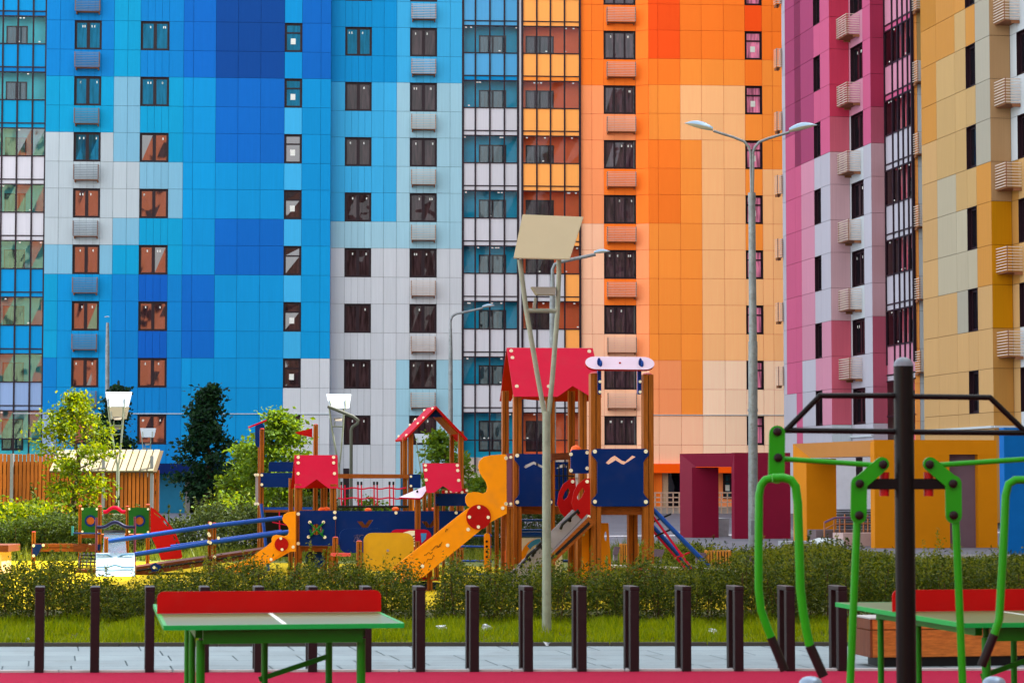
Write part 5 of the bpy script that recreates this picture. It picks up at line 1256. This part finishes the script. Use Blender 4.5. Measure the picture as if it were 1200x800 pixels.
# ---------------------------------------------------------------- portals
def portal(name, label, m, m2, leg, block, ytop, hole=None):
    """a cranked gateway: far leg (picture x0, x1, foot y), near block (x0, x1, foot y) and the beam that joins them"""
    g0 = gnd(leg[0], leg[3]); g1 = gnd(block[0], block[2]); t = thing(name, ((g0.x + g1.x) / 2, (g0.y + g1.y) / 2, 0), label, 'portal')
    g1x = along_any(g1, block[1], U); z1 = zof(ytop, g1.y)
    d = (g1 - g0); dn = d.normalized(); sd_ = Vector((dn.y, -dn.x, 0)); 
    corner_ = along_any(g0, leg[1], dn); far = along_any(corner_, leg[2], U); lw = (far - corner_)
    th = .38
    def f(b):
        P_ = [g0, corner_, corner_ + lw, g0 + lw]; b.add([p for p in P_] + [p + Z * (z1 - .42) for p in P_], [(1, 2, 6, 5), (2, 3, 7, 6)], m)
        ci = corner_ + U * .12; zl = z1 - .40; b.add([g0, ci, ci + Z * zl, g0 + Z * z1], [(0, 1, 2, 3)], m)
    part(t, 'leg', f)
    def f(b):
        zl = z1 - .40; ci = corner_ + U * .12; cr = g1 + U * .12
        vs = [g0, ci, ci + Z * zl, g0 + Z * z1, g1 + Z * z1, cr + Z * zl, g0 + lw + Z * z1, g1 + lw + Z * z1, ci + lw + Z * zl, cr + lw + Z * zl]
        b.add(vs, [(3, 2, 5, 4), (3, 4, 7, 6), (2, 8, 9, 5), (3, 6, 8, 2)], m2)
        return
        i_ = U * .32 + V * .12; zl = z1 - .40      # the head is splayed: its lower edge is set back
        lo = [g0 + i_ + V * -.6, g1 + i_, g1 + lw, g0 + lw]; P_ = [g0, g1, g1 + lw, g0 + lw]
        b.add([p + Z * zl for p in lo] + [p + Z * z1 for p in P_], [(0, 1, 5, 4), (1, 2, 6, 5), (2, 3, 7, 6), (3, 0, 4, 7), (4, 5, 6, 7), (3, 2, 1, 0)], m2)
    part(t, 'beam', f)
    W_ = (g1x - g1).length
    def bx(b, a0, a1, z0, z1_, v0, v1, mm): b.box(g1 + U * (a0 + a1) / 2 + V * (v0 + v1) / 2 + Z * (z0 + z1_) / 2, a1 - a0, v1 - v0, z1_ - z0, mm)
    def f(b):
        if hole:
            a0, a1 = (along_any(g1, hole[0], U) - g1).length, (along_any(g1, hole[1], U) - g1).length; hz = zof(hole[2], g1.y)
            bx(b, 0.004, a0, 0, hz, -.02, .3, m); bx(b, a1, W_, 0, hz, -.02, .3, m); bx(b, 0.004, W_, hz, z1 + .01, -.02, .3, m); bx(b, a0, a1, 0, hz, .2, .28, mat('portal_recess_mauve', (112, 88, 98), .7))
        else: bx(b, 0.004, W_, 0, z1 + .01, -.02, .3, m)
    part(t, 'block', f)
    return t, g0, g1
def along_any(p, px, d):
    r = ray(px, 564); n = Vector((r.y, -r.x, 0)); t = -n.dot(p) / n.dot(d); return p + d * t
OP = mat('portal_ochre', (200, 124, 0), .5, k=1.05, spec=.06, var=.04, nscale=2, island=.05); OP2 = mat('portal_ochre_sheen', (206, 134, 40), .28, k=1.0, spec=.6, var=.03)  # second ochre is a lighter copy: tan sheen put into the beam's colour
MP = mat('portal_maroon', (118, 0, 44), .4, k=1.15, spec=.2, var=.05, nscale=2)
portal('entrance_portal', 'ochre cranked entrance portal with a mauve recess behind the exercise machine', OP, OP2, (930, 945, 980, 635), (1025, 1168, 642), 515.5, (1112.5, 1146, 532))
portal('entrance_portal', 'maroon cranked entrance portal beside the tall two-armed street lamp', MP, MP, (797, 811, 842, 629.3), (860.5, 926, 631), 530.5)
p1 = gnd(1178, 650.5); mb = MB(); mb.box(p1 + U * 1.5 + V * .15 + Z * 1.465, 3.0, .3, 2.93, mat('portal_azure', (0, 112, 196), .5, k=.8, spec=.06)); 
solo(mb, 'azure_portal', 'smooth azure-blue wall block at the right edge beside the ochre portal', 'portal', (p1.x, p1.y, 0), bevel=.01)
# panel joints on the ochre block are scored lines
# concrete steps, ramps and railings in the portals
STP = mat('step_concrete', (160, 162, 166), .85, var=.1, nscale=5, dirt=.2); PALE = mat('ramp_pale', (196, 206, 206), .7, var=.12, nscale=3, dirt=.3)
def steps(px, py, label, n=4, flip=1):
    p = gnd(px, py); mb = MB()
    for i in range(n): mb.box(p + U * (.5 + .16 * i) * flip + V * 1.0 + Z * (.07 + .14 * i), 1.3 - .3 * i, 1.2, .14, STP)
    mb.prism([p + U * 1.6, p + U * 3.2, p + U * 3.2 + Z * .15, p + U * 2.3 + Z * .55, p + U * 1.6 + Z * .6], [], V * .2, PALE)
    return solo(mb, 'entrance_steps', label, 'steps', (p.x, p.y, 0))
steps(815, 629, 'grey concrete steps with a pale cheek wall inside the maroon portal')
p = gnd(962, 640); mb = MB()
mb.prism([p, p + U * .62, p + U * .62 + Z * .18, p + U * .3 + Z * .2, p + Z * .1], [], V * 1.2, PALE); mb.box(p + U * 1.25 + V * .6 + Z * .17, 1.2, .9, .34, mat('ramp_pink_stone', (186, 160, 156), .8, var=.1)); mb.box(p - U * .3 + V * 1.0 + Z * .06, .9, .8, .12, STP)
mb.box(p + U * 2.0 + V * 1.8 + Z * .2, 3.4, .8, .4, mat('ramp_dark_stone', (110, 96, 98), .85))
solo(mb, 'entrance_ramp', 'pale concrete ramp and low stone blocks under the ochre portal', 'ramp', (p.x, p.y, 0))
HRL = mat('handrail_copper', (176, 120, 84), .35, metal=.5)
mb = MB(); P0 = Vector((p.x, p.y + 1.2, 0))
for x, y0, y1 in ((966, 611, 634), (977.5, 608, 634), (984, 606, 634), (990, 602, 634), (1003, 600, 634), (1012, 603, 634), (1017, 603, 634)): mb.tube([hit(x, y0, P0, U), hit(x, y1, P0, U)], .022, HRL, 6)
mb.tube([hit(966, 612, P0, U), hit(978, 606.5, P0, U), hit(1020, 606, P0, U)], .03, mat('handrail_violet', (110, 80, 110), .4), 6); mb.tube([hit(966, 620, P0, U), hit(978, 614, P0, U), hit(1020, 613, P0, U)], .02, HRL, 6)
solo(mb, 'handrail', 'copper-toned handrail standing on the ramp under the ochre portal', 'railing', (p.x, p.y + 1.2, 0))
mb = MB(); PL_ = Vector((p.x, p.y + 14, 0))
for y in range(597, 626, 3): mb.box((hit(980, y, PL_, U) + hit(1023, y, PL_, U)) / 2, (hit(980, y, PL_, U) - hit(1023, y, PL_, U)).length, .05, .03, mat('louvre_dark', (26, 26, 40), .5))
mb.box((hit(980, 611, PL_ + V * .1, U) + hit(1023, 611, PL_ + V * .1, U)) / 2, 2.0, .05, .8, mat('louvre_white', (200, 204, 214), .6))
q_ = hit(1000, 611, PL_, U); solo(mb, 'louvre_screen', 'dark slatted ventilation screen on a white wall seen through the ochre portal', 'screen', (q_.x, q_.y, 0))
mb = MB(); PW2 = Vector((p.x, p.y + 14.4, 0))
for x0, x1, m_ in ((972, 1002, mat('wall_white_low', (206, 208, 218), .7)), (1002, 1010, MUL), (1010, 1030, mat('wall_white_low', (206, 208, 218), .7))):
    a, c = hit(x0, 564, PW2, U), hit(x1, 564, PW2, U); mb.box(Vector(((a.x + c.x) / 2, (a.y + c.y) / 2, 1.35)), (a - c).length, .2, 2.6, m_)
q_ = hit(1000, 611, PW2, U); solo(mb, 'lobby_wall', 'white entrance wall with a dark upright strip seen through the ochre portal', 'wall', (q_.x, q_.y, 0))

# ---------------------------------------------------------------- bins and benches on the far path
SLAT = wood('slat_wood', (216, 140, 52), 'z', k=.85)
def bin_(px0, px1, py0, py1, D, label):
    P0 = at((px0 + px1) / 2, 564, D); w_ = (px1 - px0) * D / F; z0, z1 = zof(py1, D), zof(py0, D); mb = MB(); n = 8
    c = Vector((P0.x, P0.y + w_ / 2, 0))
    for side, (dx, dy) in enumerate(((0, -1), (1, 0), (0, 1), (-1, 0))):
        for i in range(n):
            a = (i + .5) / n * w_ - w_ / 2; pos = c + XU * (dx * w_ / 2 + (a if dx == 0 else 0)) + YV * (dy * w_ / 2 + (a if dy == 0 else 0))
            mb.box(pos + Z * (z0 + z1) / 2, w_ / n * .62 if dx == 0 else .03, .03 if dx == 0 else w_ / n * .62, z1 - z0, SLAT, XU, YV)
    mb.box(c + Z * (z0 + z1) / 2, w_ * .85, w_ * .85, (z1 - z0) * .9, mat('bin_liner', (60, 44, 34), .8), XU, YV)
    if z0 > .05: mb.box(c + Z * z0 / 2, w_ * .7, w_ * .7, z0, HBK, XU, YV)
    return solo(mb, 'litter_bin', label, 'bin', (c.x, c.y, 0), 'slatted wooden litter bins')
bin_(828, 855.5, 645, 670, 46, 'slatted wooden litter bin at the foot of the blue rope ramp')
bin_(975, 1008, 656, 684, 43, 'slatted wooden litter bin behind the hedge, left of the dark machine post')
bin_(727.5, 748, 637, 664, 47, 'slatted wooden litter bin seen between the legs of the right play tower')
BBK = mat('bench_back_plum', (66, 40, 48), .5, k=.9); CNC = mat('low_wall_top', (176, 166, 156), .8, dirt=.2)
def bench(px0, px1, py0, py1, D, label):
    P0 = at(px0, 564, D); P0.z = 0; t = thing('bench', (at((px0 + px1) / 2, 564, D).x, D, 0), label, 'bench', 'benches with plum backrests')
    part(t, 'backrest', lambda b: b.prism([hit(px0 + 2, py0, P0, U), hit(px1, py0 + .5, P0, U), hit(px1 - 3, py1, P0 - V * .15, U), hit(px0, py1, P0 - V * .15, U)], [], V * .04, BBK))
    part(t, 'seat', lambda b: brd(b, [(px0, py1 + 9), (px1 - 3, py1 + 9), (px1 - 3, py1 + 11), (px0, py1 + 11)], P0 - V * .5, BBK, .42))
    for x in (px0 + 2, px1 - 5): part(t, 'leg', lambda b: b.tube([hit(x, py0 + 4, P0, U), hit(x, py1 + 10, P0 - V * .05, U), Vector((hit(x, py1 + 10, P0, U).x, hit(x, py1 + 10, P0, U).y, 0))], .03, GRYP, 8))
bench(762, 779, 643, 652, 47, 'bench with a small plum backrest right of the play tower'); bench(815, 829, 647, 656, 46, 'bench with a plum backrest just left of the slatted bin')
bench(874, 888, 651, 661, 45, 'bench with a plum backrest beneath the tall street lamp'); bench(948, 972, 658, 670, 43, 'bench with a plum backrest behind the hedge, left of the slatted bin')
bench(1037, 1050, 664, 675, 41, 'bench with a plum backrest just left of the dark machine post'); bench(718, 727, 640, 650, 47, 'bench with a plum backrest seen under the right play tower')
lw = MB(); P0 = at(770, 664, 43.5); P0.z = 0
brd(lw, [(700, 661.5), (765, 663.5), (830, 666), (940, 672), (940, 675), (830, 668.5), (765, 666), (700, 664)], P0, CNC, .45)
brd(lw, [(700, 664), (765, 666), (830, 668.5), (940, 675), (940, 690), (700, 684)], P0 + V * .03, wood('wall_plank', (150, 84, 40), 'x'), .38)
q_ = hit(820, 680, P0, U); solo(lw, 'planter_wall', 'low planter wall of wooden planks with a pale stone top beyond the hedge', 'wall', (q_.x, q_.y, 0))
cb = gnd(900, 652); mb = MB()
for i in range(40):
    mb.box(Vector((2.5 + i * .42, 52.0 + i * .05, .05)), .41, .12, .1, KB, U, V)
q_ = (8, 52, 0); tag(mb.build('kerb_far'), kind='structure'); bpy.data.objects['kerb_far'].name = 'kerb_stone_row'
# flower on the bin
# planter at the left edge
p = at(2, 564, 41.5); mb = MB(); mb.box((p.x - .45, 41.5, .32), 1.1, .8, .38, mat('planter_cream', (222, 186, 130), .6, var=.08), XU, YV); mb.box((p.x - .42, 41.5, .56), 1.3, 1.0, .12, WD, XU, YV); mb.box((p.x - .45, 41.5, .06), 1.0, .7, .12, HBK, XU, YV)
solo(mb, 'planter_box', 'cream planter box with a brown wooden rim at the left edge', 'planter', (p.x - .45, 41.5, 0), bevel=.01)
# ---------------------------------------------------------------- timber yard: fence and shed
FW = mat('fence_board', (190, 104, 30), .6, k=.85, var=.25, nscale=4, stretch=(12, 12, .8), island=.22, dirt=.1); FP = mat('fence_post_steel', (150, 152, 158), .45, metal=.3, k=.8)
DF = 66.0
def fence_run(x0, x1, top, D, nm, label, cat):
    mb = MB(); t = thing(nm, (at((x0 + x1) / 2, 564, D).x, D, 0), label, cat)
    a, c = at(x0, 564, D).x, at(x1, 564, D).x; z1 = zof(top, D); x = a; r_ = random.Random(5)
    while x < c:
        mb.box((x + .045, D, z1 / 2 + r_.uniform(-.01, .01)), .082, .03, z1, FW, XU, YV); x += .108
    mb.build('board', t) if False else None
    o = mb.build('boarding', t); part(t, 'rail', lambda b: [b.box(((a + c) / 2, D + .05, z), c - a, .05, .09, GRV, XU, YV) for z in (.5, 1.4, z1 - .3)])
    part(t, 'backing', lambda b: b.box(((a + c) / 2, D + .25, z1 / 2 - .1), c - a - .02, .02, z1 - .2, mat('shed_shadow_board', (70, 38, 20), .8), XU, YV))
    return t
fe = fence_run(-140, 62, 532, DF + .3, 'timber_fence', 'tall orange timber fence with steel posts at the left edge', 'fence')
for x in (-60, 12): part(fe, 'steel_post', lambda b: b.box((at(x, 564, DF).x, DF + .2, zof(531, DF) / 2), .085, .08, zof(531, DF), FP, XU, YV))
sh = fence_run(62, 184.5, 550, DF, 'timber_shed', 'timber shed with upright boards and a pale slatted roof', 'shed')
def f(b):
    a, c = at(60, 564, DF).x, at(185, 564, DF).x; r_ = random.Random(2); x = a; RF = mat('roof_board_pale', (226, 214, 176), .6, k=.34, var=.1, island=.12); y0, y1, z0, z1 = DF - .25, DF + 1.0, zof(551, DF - .25), zof(526.5, DF + 1.0)
    while x < c - .1:
        b.prism([(x, y0, z0), (x + .15, y0, z0), (x + .15 , y1, z1), (x , y1, z1)], [], Vector((0, 0, -.03)), RF); x += .19
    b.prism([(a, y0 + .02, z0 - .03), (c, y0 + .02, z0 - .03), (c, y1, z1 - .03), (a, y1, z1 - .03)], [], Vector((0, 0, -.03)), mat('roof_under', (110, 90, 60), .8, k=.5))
part(sh, 'roof', f)
part(sh, 'side_wall', lambda b: b.box((at(184.5, 564, DF).x - .02, DF + 1.5, .95) if False else Vector((at(184.5, 564, DF).x - .04, DF, .95)) + V * 1.5, .05, 2.9, 1.95, FW, U, V))
for x in (122, 178.5): part(sh, 'steel_post', lambda b: b.box((at(x, 564, DF).x, DF - .1, zof(534, DF) / 2), .085, .08, zof(534, DF), FP, XU, YV))
# ---------------------------------------------------------------- plants
def shrub_cloud(rg, n, xr, yr, ztop, z0=.05, holes=0.0):
    """points through a hedge's volume, clumped, denser near its skin"""
    pts = []
    cl = int(n / 26)
    cx = rg.uniform(xr[0], xr[1], cl); cy = rg.uniform(yr[0], yr[1], cl)
    tz = np.array([ztop(a, b) for a, b in zip(cx, cy)]); ok = tz > .12; cx, cy, tz = cx[ok], cy[ok], tz[ok]
    cz = z0 + (tz - z0) * rg.uniform(0, 1, len(cx)) ** .75
    per = max(1, int(n / max(1, len(cx))))
    c = np.stack([cx, cy, cz], 1).repeat(per, 0)
    return c + rg.normal(size=c.shape) * np.array([.075, .075, .065]), np.stack([cx, cy, tz], 1)
HL = leafmat('hedge_leaf', (58, 88, 12), (112, 130, 32), trans=.18, k=.40); HL2 = leafmat('hedge_leaf_fresh', (112, 134, 34), (160, 164, 56), trans=.35, k=.52)
TWG = mat('twig', (86, 62, 40), .9, k=.8)
def top_front(x, y):
    px = 600 + F * x / 29.5
    prof = [(-200, .58), (0, .62), (60, .72), (108, .66), (122, .42), (150, .38), (195, .46), (212, .66), (235, .62), (250, .66), (285, .72), (320, .62), (345, .66), (372, .72), (430, .62), (462, .70), (484, .62), (492, .10), (514, .10), (522, .62), (548, .70), (600, .60), (650, .66), (700, .64), (760, .68), (830, .72), (900, .74), (960, .78), (1020, .74), (1075, .7), (1400, .7)]
    h = prof[-1][1]
    for (a, ha), (b, hb) in zip(prof[:-1], prof[1:]):
        if a <= px < b: h = ha + (hb - ha) * (px - a) / (b - a); break
    mid = 1 - (abs(y - 29.5) / 1.05) ** 3 * .45
    h *= .80 + .22 * abs(sin(x * 2.6 + .8)) ** .6
    return max(.08, h * mid + .05 * sin(px * .11) + .04 * sin(px * .31 + y * 3))
def hedge(name, label, n, xr, yr, ztop, seed, size, ml, ml2, shoots, shoot_h=.35, cat='hedge', stems=.6):
    rg = np.random.default_rng(seed); c, cl = shrub_cloud(rg, n, xr, yr, ztop)
    p0 = Vector(((xr[0] + xr[1]) / 2, (yr[0] + yr[1]) / 2, 0)); t = thing(name, p0, label, cat)
    k = rg.uniform(0, 1, len(c)) < .78; mb = MB(); leaves(mb, c[k], size, ml, rg, .42); leaves(mb, c[~k], size, ml2, rg, .42)
    if shoots:
        si = rg.integers(0, len(cl), shoots); vs = []
        for i in si:
            x, y, z = cl[i]; h = shoot_h * rg.uniform(.25, 1) ** 1.6; dx, dy = rg.normal(0, .22, 2) * h; m = int(8 + h * 70)
            tt = rg.uniform(0, 1, m); q = np.stack([x + dx * tt, y + dy * tt, z - .08 + h * tt], 1) + rg.normal(0, .012, (m, 3)); vs.append(q)
        leaves(mb, np.concatenate(vs), size * .85, ml2, rg, .4)
    mb.build('foliage', t)
    st = MB(); r_ = random.Random(seed)
    for i in range(int(len(cl) * stems * .12)):
        x, y, z = cl[r_.randrange(len(cl))]; st.tube([(x + r_.uniform(-.1, .1), y, 0), (x, y + r_.uniform(-.05, .05), z * .9)], .005, TWG, 4, cap=False)
    tag(st.build('stem_mass', t), kind='stuff')
    return t
hedge('hedge', 'loose leafy hedge along the grass behind the steel posts', 170000, (-8.4, 8.6), (28.55, 30.5), top_front, 11, .042, HL, HL2, 560, .42)
def top_back(x, y):
    return .40 + .07 * sin(x * 1.7) + .05 * sin(x * 4.1 + y)
hedge('hedge', 'taller bushy hedge on the right beyond the front hedge, reaching the grey path', 70000, (4.2, 11.5), (32.5, 39.5), top_back, 12, .06, HL, HL2, 300, .3)
def top_far(x, y): return .95 + .2 * sin(x * .9) + .15 * sin(x * 2.7 + 1)
hedge('hedge', 'dark background hedge behind the walkway and the low deck', 42000, (-11.2, 1.5), (54, 57.5), top_far, 13, .10, leafmat('bush_leaf_shaded', (44, 66, 34), (86, 100, 50), k=.6, trans=.2), HL, 160, .6)  # leaf colour darkened: the shade on this hedge is painted
hedge('hedge', 'shaded low bushes in front of the timber fence behind the balance beam', 22000, (-13.5, -8.9), (52, 54), lambda x, y: .85 + .1 * sin(x * 3), 14, .09, leafmat('bush_leaf_dark', (40, 62, 24), (70, 90, 36), k=.8), HL, 40, .3)
GRS = HL2
hedge('shrub', 'grassy tangle of tall weeds between the play tower and the maroon portal', 26000, (2.6, 7.6), (47.5, 51), lambda x, y: .25 + .1 * sin(x * 2.3), 15, .07, HL2, HL, 120, .4, cat='shrub')
# ---- trees
BARK = mat('bark', (84, 66, 50), .9, k=.8, var=.2, nscale=8, bump=.4)
def tree(px, D, ztop, width, label, m1, m2, seed, leaf=.14, n=5200, shape='oval', z0=.7, cat='tree', name='tree', trunk=.06, dens=1.0, lean=0.0):
    rg = np.random.default_rng(seed); r_ = random.Random(seed); b0 = at(px, 564, D); t = thing(name, (b0.x, D, 0), label, cat)
    tk = MB(); base_ = Vector((b0.x, D, 0)); ax = [base_ + Vector((sin(i * 1.3 + seed) * .022 * i + lean * i, cos(i * 1.7) * .02 * i, ztop * .96 * i / 8)) for i in range(9)]
    tk.tube(ax, trunk, BARK, 8, rs=[trunk * (1.15 - i / 8 * 1.05) + .008 for i in range(9)])
    clumps = []
    nb = int(26 * dens)
    for i in range(nb):
        f_ = (i + .5) / nb; z = z0 + (ztop - z0) * f_ * .93
        if shape == 'oval': rr = width * (sin(pi * min(1, .18 + .82 * f_)) ** .8) * .9
        elif shape == 'cone': rr = width * (1 - f_) ** .75 * (1 if f_ > .12 else .6)
        else: rr = width * (.55 + .45 * sin(pi * f_ * 1.0 + .3 * r_.random()))
        rr *= r_.uniform(.55, 1.15); a = i * 2.399 + r_.uniform(-.4, .4)
        j = z / (ztop * .96) * 8; j0 = min(7, int(j)); p = ax[j0].lerp(ax[j0 + 1], j - j0)
        q = p + Vector((cos(a) * rr, sin(a) * rr, rr * r_.uniform(.15, .55)))
        q.z = min(q.z, ztop)
        m = p.lerp(q, .5) + Vector((0, 0, -.04 * rr)); tk.tube([p, m, q], trunk * .35, BARK, 5, cap=False, rs=[trunk * .38 * (1.1 - f_ * .7), trunk * .22, .006])
        for s_ in (.45, .68, .86, 1.0):
            c_ = p.lerp(q, s_); clumps.append((c_.x, c_.y, c_.z, .11 + .16 * r_.random() * width))
    for i in range(6): c_ = ax[8] + Vector((r_.uniform(-.08, .08), r_.uniform(-.08, .08), -i * .09)); clumps.append((c_.x, c_.y, c_.z, .08 + .02 * i))
    tk.build('trunk', t)
    cc = np.array(clumps); w_ = cc[:, 3] ** 1.6; idx = rg.choice(len(cc), n, p=w_ / w_.sum())
    q = cc[idx, :3] + rg.normal(size=(n, 3)) * (cc[idx, 3:4] * np.array([[.82, .82, .5]]))
    k = rg.uniform(0, 1, n) < .6; mb = MB(); leaves(mb, q[k], leaf, m1, rg, .6, droop=.3); leaves(mb, q[~k], leaf, m2, rg, .6, droop=.3); mb.build('crown', t)
    return t
LB1 = leafmat('leaf_lime', (92, 124, 12), (160, 172, 30), trans=.5, k=.62); LB2 = leafmat('leaf_mid_green', (62, 96, 16), (104, 128, 30), trans=.45, k=.85)
LD1 = leafmat('leaf_deep_green', (22, 52, 30), (36, 72, 34), trans=.25, k=.8); LD2 = leafmat('leaf_deep_blue_green', (16, 40, 30), (30, 60, 40), trans=.25, k=.8)
LM1 = leafmat('leaf_maple', (70, 104, 34), (104, 134, 46), trans=.4, k=.85)
tree(88, 58, zof(453, 58), 1.05, 'young tree with bright lime leaves in front of the timber shed', LB1, LB2, 21, leaf=.10, n=5200, shape='oval', z0=.9, trunk=.07, dens=.85)
tree(243, 86, zof(444, 86), 1.2, 'dark conical tree standing before the blue facade', LD1, LD2, 22, leaf=.17, n=6800, shape='cone', z0=1.0, trunk=.08, dens=1.3)
tree(133, 90, zof(446, 90), 1.0, 'dark tree behind the bright lamp plate and the lime tree', LD2, LD1, 23, leaf=.17, n=6000, shape='cone', z0=1.2, dens=1.2)
tree(322, 64, zof(478, 64), .98, 'leafy maple behind the left play tower', LM1, LB2, 24, leaf=.13, n=6200, shape='oval', z0=.6, trunk=.06, dens=1.2)
tree(288, 66, zof(520, 66), .75, 'smaller leafy tree between the dark conical tree and the maple', LM1, LB2, 25, leaf=.12, n=3800, shape='oval', z0=.4, trunk=.04)
tree(520, 66, zof(502, 66), .85, 'thin leafy tree behind the open gable tower', LM1, LB2, 26, leaf=.13, n=2600, shape='oval', z0=.8, trunk=.045, dens=.8)
tree(560, 70, zof(556, 70), .6, 'small leafy sapling behind the amber slide', LM1, LB2, 29, leaf=.12, n=1600, shape='oval', z0=.2, trunk=.03)
tree(28, 55, zof(596, 55), .95, 'low lime-yellow shrub at the foot of the timber fence on the left', LB1, LB2, 27, leaf=.10, n=5200, shape='round', z0=.2, trunk=.03, name='shrub', cat='shrub')
tree(-6, 53.5, zof(612, 53.5), .8, 'lime shrub cut by the left edge beside the planter box', LB1, LB2, 30, leaf=.10, n=2600, shape='round', z0=.1, trunk=.03, name='shrub', cat='shrub')
tree(60, 55.5, zof(606, 55.5), .7, 'low lime-yellow shrub under the young tree', LB1, LB2, 28, leaf=.10, n=3000, shape='round', z0=.15, trunk=.03, name='shrub', cat='shrub')
tree(272, 62, zof(585, 62), .8, 'yellow-green shrub below the conical tree', LM1, LB1, 31, leaf=.10, n=1500, shape='round', z0=.2, trunk=.03, name='shrub', cat='shrub')
tree(437, 62, zof(584, 62), .5, 'thin sapling seen through the rope bridge', LM1, LB2, 32, leaf=.10, n=700, shape='oval', z0=.3, trunk=.02)
